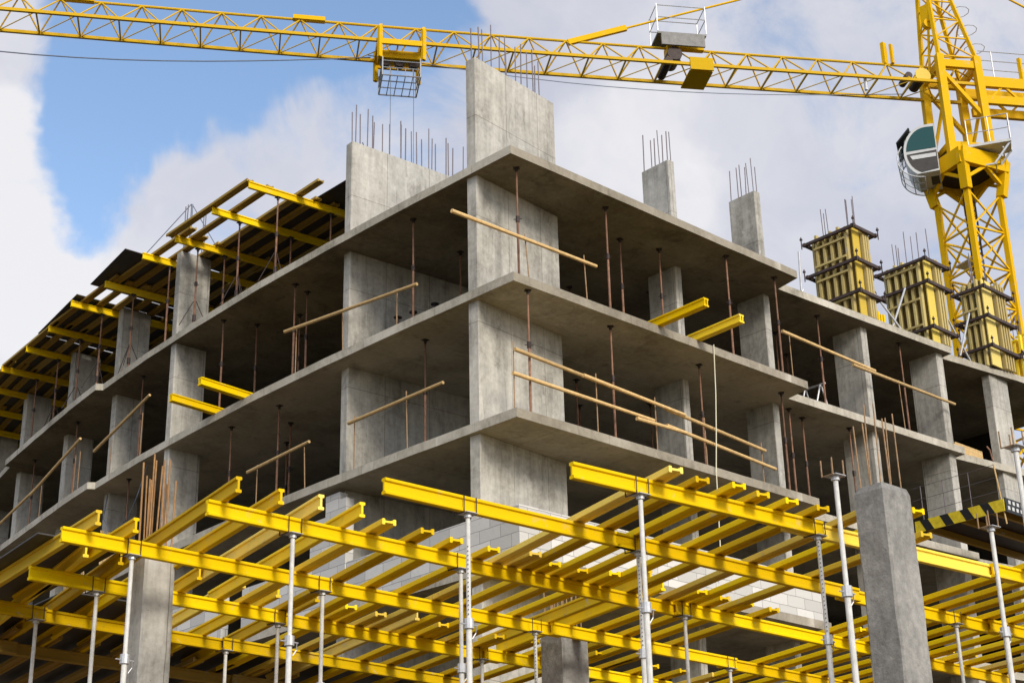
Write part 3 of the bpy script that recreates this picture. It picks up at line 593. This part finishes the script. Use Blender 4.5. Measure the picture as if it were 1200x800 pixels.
# ------------------------------------------------------------------ roof formwork on the left wing
ROOF = [('A', -.71, 9.05, 3.6, 8.66), ('B', -.63, 10.86, 3.9, 10.5), ('C', -.48, 12.92, 4.0, 12.5), ('D', -.60, 14.42, 4.0, 14.0), ('E', -.45, 16.75, 4.2, 16.35), ('F', -.53, 18.60, 4.2, 18.2), ('G', -.13, 20.74, 4.5, 20.35), ('H', .11, 22.65, 4.8, 22.4), ('I', .29, 24.7, 5.0, 24.35), ('J', .55, 26.6, 5.2, 26.3), ('K', .9, 28.6, 5.5, 28.3), ('L', 1.25, 30.55, 5.9, 30.3), ('M', 1.7, 32.5, 6.3, 32.3)]
for i, (nm, x0, y0, x1, y1) in enumerate(ROOF):
    # the beam beside a pier is shifted clear of it
    solo('main_beam', MB().hbeam((x0, y0, 8.6), (x1, y1, 8.6)), 'beam', 'yellow main beam end jutting from the roof formwork, %s from the corner end' % ORD[i], 'beam', (x0, y0, 8.6), 'main beams of the roof formwork')
def roof_joists(xs, ya, yb, row, sk, first=None):
    for i, x in enumerate(xs):
        y0 = ya + rnd.uniform(-.15, .15); y1 = yb + rnd.uniform(-.2, .3)
        if first and i in first: y0 = first[i]
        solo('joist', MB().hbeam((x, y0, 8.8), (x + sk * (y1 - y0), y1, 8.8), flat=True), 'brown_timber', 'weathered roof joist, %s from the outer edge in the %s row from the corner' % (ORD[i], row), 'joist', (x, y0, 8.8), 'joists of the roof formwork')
roof_joists([-.66, -.08, .72, 1.25, 1.8, 2.35, 2.9], 8.7, 13.3, 'first', .03, {0: 9.06, 1: 9.0, 2: 7.9})
roof_joists([-.30, .22, .78, 1.3, 1.85, 2.4, 3.0], 12.55, 16.9, 'second', .04, {0: 12.3})
roof_joists([-.28, .20, .70, 1.2, 1.75, 2.3, 2.9], 16.35, 20.9, 'third', .06)
roof_joists([-.02, .42, .92, 1.4, 1.95, 2.5, 3.1], 20.2, 24.9, 'fourth', .10)
roof_joists([.40, .85, 1.3, 1.85, 2.4, 3.0], 24.2, 28.9, 'fifth', .16)
roof_joists([1.15, 1.6, 2.1, 2.6, 3.2, 3.8], 28.2, 33.4, 'last', .2)
sheet('dark plywood over the roof joists nearest the left wall', [(1.25, 6.6), (4.4, 6.5), (4.4, 9.2), (1.25, 9.2)], 8.885)
sheet('dark plywood decking behind the roof beams near the corner end', [(.80, 9.22), (4.4, 9.22), (4.4, 14.3), (.95, 14.3)], 8.885)
sheet('black plywood sheet overhanging the left roof edge', [(-1.0, 14.7), (4.4, 14.5), (4.4, 17.25), (-.57, 17.42)], 8.885)
sheet('narrow strip of plywood between two large roof sheets', [(.85, 17.44), (4.4, 17.3), (4.4, 18.05), (.85, 18.2)], 8.885)
sheet('dark plywood sheet at the roof edge beyond the overhanging one', [(-.52, 18.3), (4.4, 18.1), (4.6, 21.5), (-.0, 21.7)], 8.885)
sheet('farthest dark plywood decking along the left roof edge', [(.12, 21.75), (4.62, 21.6), (6.4, 34.2), (2.2, 34.3)], 8.885)
sheet('wide dark plywood decking deep inside the left roof', [(4.43, 6.6), (9.4, 6.6), (9.4, 34), (6.45, 34), (4.66, 21.5)], 8.885)
rp = prop_proto(2.39, ('rust', 'rust', 'dark_steel'), 'roof_prop', .028)
RPROPS = [(.15, 8.97), (1.75, 8.84), (.2, 10.8), (1.76, 10.66), (.22, 12.87), (1.04, 12.8), (.24, 14.35), (.44, 16.66), (.46, 18.50), (.91, 20.64), (1.2, 22.58), (1.5, 24.6)]
RLAB = ['outer prop under the first roof beam', 'inner prop under the first roof beam, beside the left wall', 'outer prop under the second roof beam', 'inner prop under the second roof beam', 'prop with tripod in front of the tall left pier', 'prop behind the right side of the tall left pier', 'prop left of the tall left pier',
        'prop with tripod on the second left pier', 'prop between the second and third left piers', 'prop at the third left pier', 'thin prop between the third and fourth left piers', 'farthest prop under the left roof edge']
RP_OBJ = []
for i, (x, y) in enumerate(RPROPS):
    o = rp if i == 0 else copy_tree(rp)
    o.location = (x, y, 6.2); o['label'] = RLAB[i] + ', on the top slab'; o['group'] = 'props under the roof formwork'
    RP_OBJ.append(o)
for i, ((x, y), o) in enumerate(zip(RPROPS, RP_OBJ)):
    if i in (0, 2, 4, 7, 8, 9, 10):
        a0 = rnd.uniform(0, 2); m = MB()
        for j in range(3):
            a = a0 + j * 2.094; m.tube((x + .04 * math.cos(a), y + .04 * math.sin(a), 7.0), (x + .42 * math.cos(a), y + .42 * math.sin(a), 6.21), .012, 6)
        m.tube((x, y, 6.42), (x, y, 6.6), .05, 8)
        part('tripod', m, 'dark_steel', o)
t = thing('guyed_pole', 'thin grey pole with two guy wires on the roof above the tall left pier', 'pole', (.62, 14.0, 9.0))
part('pole', MB().tube((.62, 14.0, 8.6), (.62, 14.0, 10.55), .03, 8).tube((.50, 14.1, 8.6), (.56, 14.1, 10.5), .015, 6), 'cable', t)
part('guy_wire', MB().tube((.6, 14.02, 10.55), (-.1, 15.6, 9.05), .012, 5), 'cable', t); part('guy_wire', MB().tube((.62, 14.0, 10.55), (1.35, 13.5, 9.0), .012, 5), 'cable', t)
for i, (x, y) in enumerate([(1.4, 6.9), (1.55, 7.15), (1.7, 7.0)]):
    solo('steel_rod', MB().tube((x, y, 9.03), (x - .5, y - .1 * i, 9.5 + .08 * i), .012, 6), 'dark_steel', 'loose bent rod leaning on the roof plywood beside the left wall', 'rod', (x, y, 9.03), 'loose rods on the roof plywood')

# ------------------------------------------------------------------ column formwork on the right wing roof
def column_form(lab, x0, x1, y0, y1, z0, z1, levels, nb, braces, mat='ply_form', nx=4, ny=5):
    t = thing('column_formwork', lab, 'formwork', ((x0 + x1) / 2, (y0 + y1) / 2, z0), 'timber column formwork boxes on the right roof')
    rr = random.Random(int(x0 * 31))
    # four plywood faces, each with timber studs outside
    e = .021
    def studs(ax, f, s, u0, u1, n, holder):
        m = MB(); w = .075; bd = None
        if ax == 'x' and s < 0:      # the wide corner board of the face
            bd = MB().box(u0 - .05, u0 + (u1 - u0) * .42, f - .03, f, z0 + .02, z1 + .03); u0 = u0 + (u1 - u0) * .48; n = max(2, n - 1)
        for i in range(n):
            c = u0 + (u1 - u0) * (i + .5) / n; tz = z1 + rr.uniform(-.05, .12)
            if ax == 'x': m.box(c - w / 2, c + w / 2, min(f, f + s * .12), max(f, f + s * .12), z0 + .02, tz)
            else: m.box(min(f, f + s * .12), max(f, f + s * .12), c - w / 2, c + w / 2, z0 + .02, tz)
            if i == 0 and bd: part('corner_board', bd, 'wide_board' if mat == 'ply_form' else mat, holder)
        return m
    for ax, f, s, u0, u1, n in (('x', y0, -1, x0, x1, nx), ('x', y1, 1, x0, x1, nx), ('y', x0, -1, y0, y1, ny), ('y', x1, 1, y0, y1, ny)):
        pn = MB().box(u0 - e, u1 + e, min(f, f + s * e), max(f, f + s * e), z0, z1) if ax == 'x' else MB().box(min(f, f + s * e), max(f, f + s * e), u0, u1, z0, z1)
        pnl = part('form_panel', pn, 'form_face' if mat == 'ply_form' else mat, t)
        part('studs', studs(ax, f + s * (e + .001), s, u0, u1, n, pnl), mat, pnl)
        if ax == 'y':
            for zz in (z0 + .55, z0 + 1.35, z0 + 1.8, z0 + 2.35):
                xo = f + s * (e + .125); part('cross_batten', MB().box(min(xo, xo + s * .03), max(xo, xo + s * .03), u0 + .15, u1 - .05, zz, zz + .06), mat, pnl)
    o = .15
    for zz in levels:
        m = MB(); h = .09
        for yy in (y0 - o - .05, y1 + o + .05): m.bar((x0 - o - .12, yy, zz), (x1 + o + .12, yy, zz), .08, h)
        for xx in (x0 - o - .05, x1 + o + .05): m.bar((xx, y0 - o - .12, zz + .004), (xx, y1 + o + .12, zz + .004), .08, h - .01)
        w = part('waler', m, 'waler', t)
        for xx in (x0 - o - .12, x1 + o + .12):
            for yy in (y0 - o - .12, y1 + o + .12): part('tie_bolt', MB().tube((xx, yy, zz - .12), (xx, yy, zz + .25), .018, 6).tube((xx, yy, zz + .16), (xx, yy, zz + .20), .045, 6), 'dark_steel', w)
    for a, b in braces: part('brace', MB().tube(a, b, .03, 8), 'galv', t)
    rebars(t, [(x0 + .1 + (x1 - x0 - .2) * rr.random(), y0 + .1 + (y1 - y0 - .2) * rr.random()) for _ in range(nb)], z1, 1.15, 'rebar_grey', .014)
    return t
column_form('timber column form nearest the topmost slab tip, leftmost of the three', 13.5, 14.1, .68, 1.92, 6.2, 8.9, (6.85, 7.8, 8.8), 7, [((14.5, 1.2, 7.9), (15.7, .75, 6.25)), ((13.1, 2.2, 7.4), (12.6, 2.3, 6.2)), ((13.15, 2.25, 8.6), (13.1, 2.3, 6.2))])
column_form('timber column form in the middle of the three, braced by crossed tubes', 16.65, 17.4, .50, 1.75, 6.2, 8.8, (6.6, 8.0, 8.72), 7, [((16.2, .9, 7.9), (15.2, .9, 6.25)), ((17.8, .8, 7.8), (18.9, .7, 6.25))])
column_form('rightmost timber column form in front of the crane mast', 19.5, 20.6, .38, 1.0, 6.2, 8.95, (6.75, 7.7, 8.65), 4, [((19.0, .6, 7.8), (18.2, .62, 6.25))], nx=5, ny=3)
column_form('bright yellow column form set back between the first two', 17.9, 18.7, 3.4, 4.2, 6.2, 8.55, (6.7, 7.6), 3, [], mat='beam', nx=4, ny=4)
column_form('low yellow column form behind the rightmost one at the edge of view', 22.6, 23.3, .9, 1.7, 6.2, 8.1, (6.7, 7.5), 3, [], mat='beam', nx=4, ny=4)

# ------------------------------------------------------------------ striped loading platform
t = thing('loading_platform', 'black and yellow striped loading platform jutting from the right facade', 'platform', (14.4, -.3, .02))
x0, x1, y0, y1, zb = 13.75, 18.6, -2.6, -.05, .02
part('deck', MB().box(x0 + .03, x1, y0, y1, zb + .17, zb + .21), 'dark_steel', t)
part('underframe', MB().bar((x0 + .1, y0 + .35, zb + .08), (x1, y0 + .35, zb + .08), .1, .16).bar((x0 + .1, y0 + 1.25, zb + .08), (x1, y0 + 1.25, zb + .08), .1, .16).bar((x0 + .1, y1 - .3, zb + .08), (x1, y1 - .3, zb + .08), .1, .16), 'brown_timber', t)
sk = part('skirt_board', MB().box(x0, x0 + .025, y0, y1, zb, zb + .30), 'stripe_yellow', t)
m = MB(); n = 4
for i in range(n):
    ya = y0 + .42 + i * .58; a = .24
    m.add([(x0 - .003, ya, zb + .30), (x0 - .003, ya + a, zb + .30), (x0 - .003, ya + a - .16, zb), (x0 - .003, ya - .16, zb), (x0 - .001, ya, zb + .30), (x0 - .001, ya + a, zb + .30), (x0 - .001, ya + a - .16, zb), (x0 - .001, ya - .16, zb)],
          [(0, 1, 2, 3), (4, 7, 6, 5), (0, 4, 5, 1), (1, 5, 6, 2), (2, 6, 7, 3), (3, 7, 4, 0)])
part('stripes', m, 'black', sk)
pb = part('perforated_edge', MB().box(x0 + .03, x1, y0 - .03, y0 - .005, zb - .02, zb + .34), 'black', t)
m = MB()
for i in range(24):
    for r_ in (0, 1): m.box(x0 + .12 + i * .19 + r_ * .05, x0 + .22 + i * .19 + r_ * .05, y0 - .034, y0 - .028, zb + .05 + r_ * .15, zb + .14 + r_ * .15)
part('punched_plates', m, 'white_paint', pb)
part('post', MB().tube((x0 + .1, y0 + .05, zb - .3), (x0 - .05, y0 + .1, zb + 1.2), .02, 8), 'pole', t)
part('flag', MB().path([(x0 - .05, y0 + .1, zb + 1.3), (x0 - .12, y0 + .1, zb + 1.55), (x0 - .16, y0 + .15, zb + 1.65)], .02, 6), 'rust', t)
m = MB()
for yy in (-.3, -.95, -1.7): m.tube((x0 + .05, yy, zb + .2), (x0 + .05, yy, zb + 1.2), .012, 6)
for zz in (.5, .85, 1.18): m.tube((x0 + .05, y1, zb + zz), (x0 + .0, y0 + .1, zb + zz + .02), .007, 5)
part('side_railing', m, 'rebar_grey', t)

# ------------------------------------------------------------------ tower crane
CX, CY = 26.405, 4.229; Mc = Vector((CX, CY, 0))
K = thing('tower_crane', 'yellow lattice tower crane behind the building, its long jib crossing the sky', 'crane', (CX, CY, -12.7))
va = math.radians(29.17); vd = Vector((math.cos(va), math.sin(va), 0)); vs = Vector((-math.sin(va), math.cos(va), 0))      # away from the viewer, to the viewer's left
def lattice(m, legs0, legs1, nb, leg_w, br_w, skip=(), both=False):
    n = len(legs0)
    for a, b in zip(legs0, legs1): m.bar(a, b, leg_w)
    for i in range(n):
        if i in skip: continue
        j = (i + 1) % n
        for k in range(nb):
            a0, a1 = legs0[i].lerp(legs1[i], k / nb), legs0[i].lerp(legs1[i], (k + 1) / nb)
            b0, b1 = legs0[j].lerp(legs1[j], k / nb), legs0[j].lerp(legs1[j], (k + 1) / nb)
            m.bar(a0, b0, br_w)
            if both or (k + i) % 2 == 0: m.bar(a0, b1, br_w)
            if both or (k + i) % 2 == 1: m.bar(b0, a1, br_w)
    return m
R_ = 1.08
def mast_ring(z, r=R_): return [Mc + d * r + Vector((0, 0, z)) for d in (-vd, vs, vd, -vs)]
part('mast', lattice(MB(), mast_ring(-12.7), mast_ring(15.5), 19, .19, .06, both=True), 'crane', K)
m = MB()
for k in range(14):      # ladder and rest platforms inside the mast
    z = -12 + k * 2.0; m.bar(Mc + vs * .15 + Vector((0, 0, z)), Mc + vs * .15 + Vector((0, 0, z + 1.98)), .05).bar(Mc - vs * .2 + Vector((0, 0, z)), Mc - vs * .2 + Vector((0, 0, z + 1.98)), .05)
    for i in range(6): m.bar(Mc + vs * .15 + Vector((0, 0, z + i * .33 + .1)), Mc - vs * .2 + Vector((0, 0, z + i * .33 + .1)), .03)
part('ladder', m, 'dark_steel', K)
for z in (13.0, 10.5, 8, 5.5): part('rest_platform', MB().prism([tuple((Mc + d * .8).xy) for d in (-vd, vs, vd)], z, z + .04), 'grey_paint', K)
# slewing collar
m = MB(); r0 = mast_ring(15.45, 1.15); r1 = mast_ring(16.2, 1.45); r2 = mast_ring(16.95, 1.45)
for i in range(4):
    j = (i + 1) % 4
    m.bar(r2[i] - Vector((0, 0, .3)), r2[j] - Vector((0, 0, .3)), .22, .62); m.bar(r0[i], r0[i].lerp(r2[i], .9), .3); m.bar(r0[i].lerp(r2[i], .25), (r2[i] + r2[j]) / 2 - Vector((0, 0, .55)), .14, .12)
    m.bar(r0[j].lerp(r2[j], .25), (r2[i] + r2[j]) / 2 - Vector((0, 0, .55)), .14, .12)
part('slewing_collar', m, 'crane', K)
part('slewing_ring', MB().tube((CX, CY, 16.5), (CX, CY, 17.15), .95, 24), 'dark_steel', K)
jd = Vector((-.841, .542, 0)).normalized(); jn = Vector((-.542, -.841, 0)).normalized()      # along the jib, across it towards the viewer
up = Vector((0, 0, 1))
def turn(a, b, z): return Mc + jd * a + jn * b + Vector((0, 0, z))
m = MB(); q = .72
for a in (-q, q):
    for b in (-q, q): m.bar(turn(a * 1.05, b * 1.05, 16.9), turn(a, b, 21.1), .27, .27, up=jd)
for b in (-q, q):
    m.bar(turn(-q, b, 20.75), turn(q, b, 20.75), .16, .3); m.bar(turn(-q, b, 18.6), turn(q, b, 20.5), .14, .14); m.bar(turn(-q, b, 17.3), turn(q, b, 17.3), .2, .3)
for a in (-q, q): m.bar(turn(a, -q, 20.75), turn(a, q, 20.75), .16, .3); m.bar(turn(a, -q, 17.4), turn(a, q, 17.4), .2, .25); m.bar(turn(a, -q, 17.6), turn(a, q, 19.4), .1, .1)
part('turret', m, 'crane', K)
l0 = [turn(a, b, 21.1) for a, b in ((-q, q), (q, q), (q, -q), (-q, -q))]; l1 = [turn(.45 + a * .18, b * .22, 26.2) for a, b in ((-1, 1), (1, 1), (1, -1), (-1, -1))]
hd = part('tower_head', lattice(MB(), l0, l1, 6, .13, .045), 'crane', K)
part('sheave_block', MB().box(*(turn(.75, .3, 0).x - .12, turn(.75, .3, 0).x + .12), *(turn(.75, .3, 0).y - .2, turn(.75, .3, 0).y + .2), 22.75, 23.5).tube(turn(.75, .2, 22.7), turn(.75, .4, 22.7), .2, 14).bar(turn(.75, .3, 22.6), turn(.95, .3, 20.6), .07), 'crane', hd)
# jib
J0 = Vector((26.37, 5.02, 20.0))
def jib(s, a, h=0.0):      # s metres out from the foot, a across towards the viewer, h up
    return J0 + jd * s + jn * a + up * (h - .10 * math.sin(math.pi * min(max(s, 0), 34) / 34))
JW, JH, PAN = 1.3, 1.0, 1.34
m = MB(); npan = 34
for k in range(-1, npan):
    s0, s1 = k * PAN, (k + 1) * PAN
    for a in (0, JW): m.bar(jib(s0, a), jib(s1, a), .095, .11)
    m.tube(jib(s0 + PAN / 2, JW / 2, JH), jib(s1 + PAN / 2, JW / 2, JH), .05, 8)
    for a in (0, JW):
        m.tube(jib(s0, a), jib(s0 + PAN / 2, JW / 2, JH), .03, 6); m.tube(jib(s1, a), jib(s0 + PAN / 2, JW / 2, JH), .03, 6)
jb = part('jib', m, 'crane_jib', K)
m = MB()
for k in range(0, npan):
    s0 = k * PAN; m.bar(jib(s0, 0), jib(s0, JW), .05, .06)
    m.tube(jib(s0, JW), jib(s0 + PAN, 0), .02, 5)
part('bottom_lacing', m, 'beam_old', jb)
# splice plates
for s in (9.0, 22.6, 30.4): part('splice_plate', MB().bar(jib(s, JW / 2, JH + .06), jib(s + 1.1, JW / 2, JH + .06), .22, .16), 'crane', jb)
part('jib_post', MB().bar(turn(2.5, .0, 21.0), turn(2.5, .0, 21.9), .14, .2).bar(turn(2.25, .1, 21.0), turn(2.25, .1, 21.8), .1, .12), 'crane', jb)
apex = turn(.45, 0, 26.1); tie0 = jib(13.7, JW / 2, JH + .05); td = (apex - tie0).normalized()
part('tie_link', MB().bar(tie0 - td * .3, tie0 + td * 2.0, .14, .2), 'crane', jb)
part('tie_rod', MB().tube(tie0 + td * 1.8, apex, .04, 8), 'crane', jb)
# counter jib
ct = []
m = MB()
for a in (-.65, .65): m.bar(turn(-q, a * .7, 20.25), turn(-12, a * .7, 20.25), .18, .42); m.bar(turn(-q - .2, a * .7, 19.5), turn(-12, a * .7, 19.5), .16, .34)
for k in range(8):
    for a in (-.65, .65): m.bar(turn(-1.2 - k * 1.2, a * .7, 19.55), turn(-1.8 - k * 1.2, a * .7, 20.15), .08); m.bar(turn(-1.8 - k * 1.2, a * .7, 20.15), turn(-2.4 - k * 1.2, a * .7, 19.55), .08)
cj = part('counter_jib', m, 'crane', K)
m = MB()
for k in range(6): m.tube(turn(-1.5 - k * 1.6, .45, 20.45), turn(-1.5 - k * 1.6, .45, 21.6), .022, 6)
for z in (20.8, 21.2, 21.6): m.tube(turn(-1.0, .45, z), turn(-10, .45, z), .018, 6)
part('handrail', m, 'galv', cj); part('light_post', MB().bar(turn(-2.6, .45, 20.45), turn(-2.6, .45, 21.4), .13), 'crane', cj)
part('counter_tie', MB().tube(apex, turn(-9.5, 0, 20.9), .04, 8), 'crane', cj)
part('counterweight', MB().box(turn(-11, 0, 0).x - .9, turn(-11, 0, 0).x + .9, turn(-11, 0, 0).y - .9, turn(-11, 0, 0).y + .9, 18.4, 20.4), 'slab', cj)
# hoops of the ladder cage at the back of the tower head
m = MB()
for k in range(5):
    z = 21.9 + k * .8; c = turn(-.72 + .2 * k - .35, .1, z); pts = [c + (jd * math.cos(a) + jn * math.sin(a)) * .38 for a in [2 * math.pi * i / 10 for i in range(11)]]
    part('ladder_hoop', MB().path(pts, .013, 5), 'galv', hd)
# service platform on the turret
pc = turn(-1.0, 1.0, 17.25)
def loc(dx, dy, dz): return Vector((26.95, 3.25, 17.05)) + vs * .55 - vs * dx - vd * dy + up * dz
m = MB(); m.add([loc(-.3, .2, 0), loc(1.15, .2, 0), loc(1.15, 1.1, 0), loc(-.3, 1.1, 0), loc(-.3, .2, .1), loc(1.15, .2, .1), loc(1.15, 1.1, .1), loc(-.3, 1.1, .1)], [(0, 3, 2, 1), (4, 5, 6, 7), (0, 1, 5, 4), (1, 2, 6, 5), (2, 3, 7, 6), (3, 0, 4, 7)])
sp = part('service_platform', m, 'grey_paint', K)
m = MB()
for dx, dy in ((-.3, 1.1), (.45, 1.1), (1.15, 1.1), (1.15, .2)): m.tube(loc(dx, dy, .1), loc(dx, dy, 1.1), .02, 6)
for z in (.55, 1.1): m.path([loc(-.3, 1.1, z), loc(1.15, 1.1, z), loc(1.15, .2, z)], .018, 6)
part('handrail', m, 'galv', sp)
m = MB()
for y_ in (.3, 1.0): m.bar(loc(1.15, y_, .05), loc(.5, y_, -.75), .06).bar(loc(.5, y_, -.75), loc(.2, y_, -.75), .05)
for z_ in (-.15, -.45, -.75): m.bar(loc(.95 + z_ * .55, .3, z_), loc(.95 + z_ * .55, 1.0, z_), .05)
part('access_ladder', m, 'galv', sp)
# cab: rounded glass bubble at the viewer's left
cb = Vector((25.65, 5.25, 15.95)) - vd * .6
def cabp(x, y, z): return cb + vs * x - vd * y + up * (z * .82 - .05)      # x to the viewer's left, y towards the viewer
def oval(rx_, rz_, a0, a1, n_=14): return [(-.12 + rx_ * math.cos(math.radians(a0 + (a1 - a0) * i / n_)), 1.35 + rz_ * math.sin(math.radians(a0 + (a1 - a0) * i / n_))) for i in range(n_ + 1)]
prof = [(-.45, .30), (-.45, 2.6)] + oval(.82, 1.26, 92, -58)
def cab_shell(ps, y0_, y1_):
    n = len(ps); mm = MB(); mm.add([cabp(x, y0_, z) for x, z in ps] + [cabp(x, y1_, z) for x, z in ps], [tuple(range(n)), tuple(range(n, 2 * n))[::-1]] + [(i, (i + 1) % n, n + (i + 1) % n, n + i) for i in range(n)]); return mm
cbo = part('cab', cab_shell(prof, -.75, .75), 'white_paint', K)
part('side_window', cab_shell([(-.43, 1.42), (-.43, 2.46)] + oval(.72, 1.13, 92, 4), .752, .765), 'glass', cbo)
part('lower_side_window', cab_shell([(-.43, .40), (-.43, 1.30)] + oval(.72, 1.10, -4, -68), .752, .765), 'seat', cbo)
part('door_sill', cab_shell([(-.40, .98), (-.40, 1.16), (.50, 1.18), (.42, .98)], .766, .78), 'white_paint', cbo)
part('front_window', MB().add([cabp(.735, -.68, 1.55), cabp(.735, .70, 1.55), cabp(.60, .70, 2.12), cabp(.60, -.68, 2.12), cabp(.36, .70, 2.44), cabp(.36, -.68, 2.44)], [(0, 1, 2, 3), (3, 2, 4, 5)]), 'glass', cbo)
part('visor', cab_shell([(.40, 2.52), (.44, 2.56), (.92, 1.92), (.88, 1.90)], -.72, .80), 'black', cbo)
m = MB()      # round guard of the lower front window
for y_ in (-.7, -.2, .3, .8):
    pts = [cabp(.70 + .38 * math.sin(a), y_, 1.55 - 1.35 * (1 - math.cos(a)) * .62 - .35 * a / 1.57 * 0) for a in [math.radians(v_) for v_ in range(0, 181, 15)]]
    pts = [cabp(.05 + .90 * math.cos(math.radians(v_)), y_, 1.05 + .98 * math.sin(math.radians(v_))) for v_ in range(40, -95, -9)]
    m.path(pts, .022 if y_ in (-.7, .8) else .012, 6)
for v_ in (30, 0, -30, -60, -88):
    m.tube(cabp(.05 + .90 * math.cos(math.radians(v_)), -.7, 1.05 + .98 * math.sin(math.radians(v_))), cabp(.05 + .90 * math.cos(math.radians(v_)), .8, 1.05 + .98 * math.sin(math.radians(v_))), .018, 6)
part('window_guard', m, 'grey_paint', cbo)
mm = MB(); pa = [(.05 + .86 * math.cos(math.radians(v_)), 1.05 + .94 * math.sin(math.radians(v_))) for v_ in range(40, -95, -15)]
mm.add([cabp(x, -.7, z) for x, z in pa] + [cabp(x, .74, z) for x, z in pa], [(i, i + 1, len(pa) + i + 1, len(pa) + i) for i in range(len(pa) - 1)])
part('lower_front_window', mm, 'glass_pale', cbo)
part('seat', cab_shell([(-.40, .28), (-.40, .42), (-.1, .42), (-.12, .28)], -.3, .35), 'seat', cbo)
# trolley with hanging basket
s0, s1 = 19.25, 20.75; m = MB()
for s in (s0, s1):
    m.bar(jib(s, -.12, .05), jib(s, JW + .12, .05), .14, .2)
    for a in (-.14, JW + .14): m.bar(jib(s, a, .45), jib(s, a, -.75), .12, .14)
    m.bar(jib(s, JW + .14, .4), jib(s - .1, JW / 2, 1.05), .11, .11); m.bar(jib(s, -.14, .4), jib(s - .1, JW / 2, 1.05), .09, .09)
for a in (-.14, JW + .14): m.bar(jib(s0, a, -.12), jib(s1, a, -.12), .1, .2)
m.bar(jib(s0, JW / 2, -.25), jib(s1, JW / 2, -.25), .5, .3)
tr = part('trolley', m, 'crane', K)
m = MB()
for s in (19.5, 20.0, 20.5): m.tube(jib(s, JW / 2 - .12, -.45), jib(s, JW / 2 + .12, -.45), .18, 12)
part('pulley', m, 'dark_steel', tr)
m = MB()
for s in (s0 + .1, s1 - .1):
    for a in (.1, JW + .1): m.tube(jib(s, a, -.7), jib(s, a, -1.42), .03, 6)
for z in (-.85, -1.12): m.path([jib(s0 + .1, JW + .1, z), jib(s1 - .1, JW + .1, z), jib(s1 - .1, .1, z), jib(s0 + .1, .1, z), jib(s0 + .1, JW + .1, z)], .02, 6)
for i in range(1, 5): m.tube(jib(s0 + .1 + i * .26, JW + .1, -1.12), jib(s0 + .1 + i * .26, JW + .1, -1.42), .014, 5)
for i in range(6): m.tube(jib(s0 + .1 + i * .26, .1, -1.43), jib(s0 + .1 + i * .26, JW + .1, -1.43), .016, 5)
m.path([jib(s0 + .1, JW + .1, -1.42), jib(s1 - .1, JW + .1, -1.42), jib(s1 - .1, .1, -1.42), jib(s0 + .1, .1, -1.42), jib(s0 + .1, JW + .1, -1.42)], .025, 6)
part('service_basket', m, 'basket_grey', tr)
part('hoist_rope', MB().tube(jib(19.5, JW / 2, -.5), jib(19.5, JW / 2, -16), .012, 5).tube(jib(20.3, JW / 2, -.5), jib(20.3, JW / 2, -16), .012, 5), 'cable', tr)
# winch deck on the jib
m = MB(); m.bar(jib(9.0, JW / 2, 1.35), jib(10.8, JW / 2, 1.35), 1.0, .07); m.bar(jib(9.1, JW - .1, 1.05), jib(10.7, JW - .1, 1.05), .08, .5)
wd = part('winch_deck', m, 'deck_steel', K)
m = MB()
for s in (9.0, 10.8):
    for a in (.15, JW - .15): m.tube(jib(s, a, 1.4), jib(s, a, 2.55), .022, 6)
for z in (2.0, 2.5): m.path([jib(9.0, JW - .15, z), jib(10.8, JW - .15, z), jib(10.8, .15, z), jib(9.0, .15, z), jib(9.0, JW - .15, z)], .018, 6)
part('handrail', m, 'galv', wd)
part('winch_drum', MB().tube(jib(10.2, .3, .55), jib(10.2, JW - .2, .55), .27, 18).tube(jib(10.5, .2, .1), jib(10.5, JW, .1), .15, 14), 'dark_steel', wd)
part('winch_motor', MB().bar(jib(10.0, JW / 2, .85), jib(10.4, JW / 2, .85), .5, .4), 'crane', wd)
m = MB(); m.bar(jib(8.9, JW + .06, .0), jib(9.75, JW + .06, .0), .06, .5); m.bar(jib(8.9, JW / 2, -.22), jib(9.75, JW / 2, -.22), 1.2, .05)
part('panel_box', m, 'beam_old', wd)
dr = part('hoist_drum', MB().tube(turn(1.35, -.35, 20.3), turn(1.35, .5, 20.3), .2, 18), 'dark_steel', K)
part('drum_flange', MB().tube(turn(1.35, .5, 20.3), turn(1.35, .55, 20.3), .30, 18), 'beam_old', dr)
part('hoist_motor', MB().tube(turn(1.9, -.1, 20.25), turn(1.9, .55, 20.25), .14, 14), 'dark_steel', dr)
part('limit_weight', MB().tube(turn(3.6, .5, 20.0), turn(3.6, .5, 19.5), .06, 8), 'galv', K)
# slack cable under the jib
pts = [jib(1.5 + i * 1.4, JW * .5, -.22 - .55 * math.sin(math.pi * i / 14)) for i in range(15)]; m = MB().path(pts, .016, 5)
pts = [jib(21 + i * 1.4, JW * .5, -.3 - .95 * math.sin(math.pi * i / 16)) for i in range(17)]; m.path(pts, .022, 5)
part('trolley_cable', m, 'cable', jb)
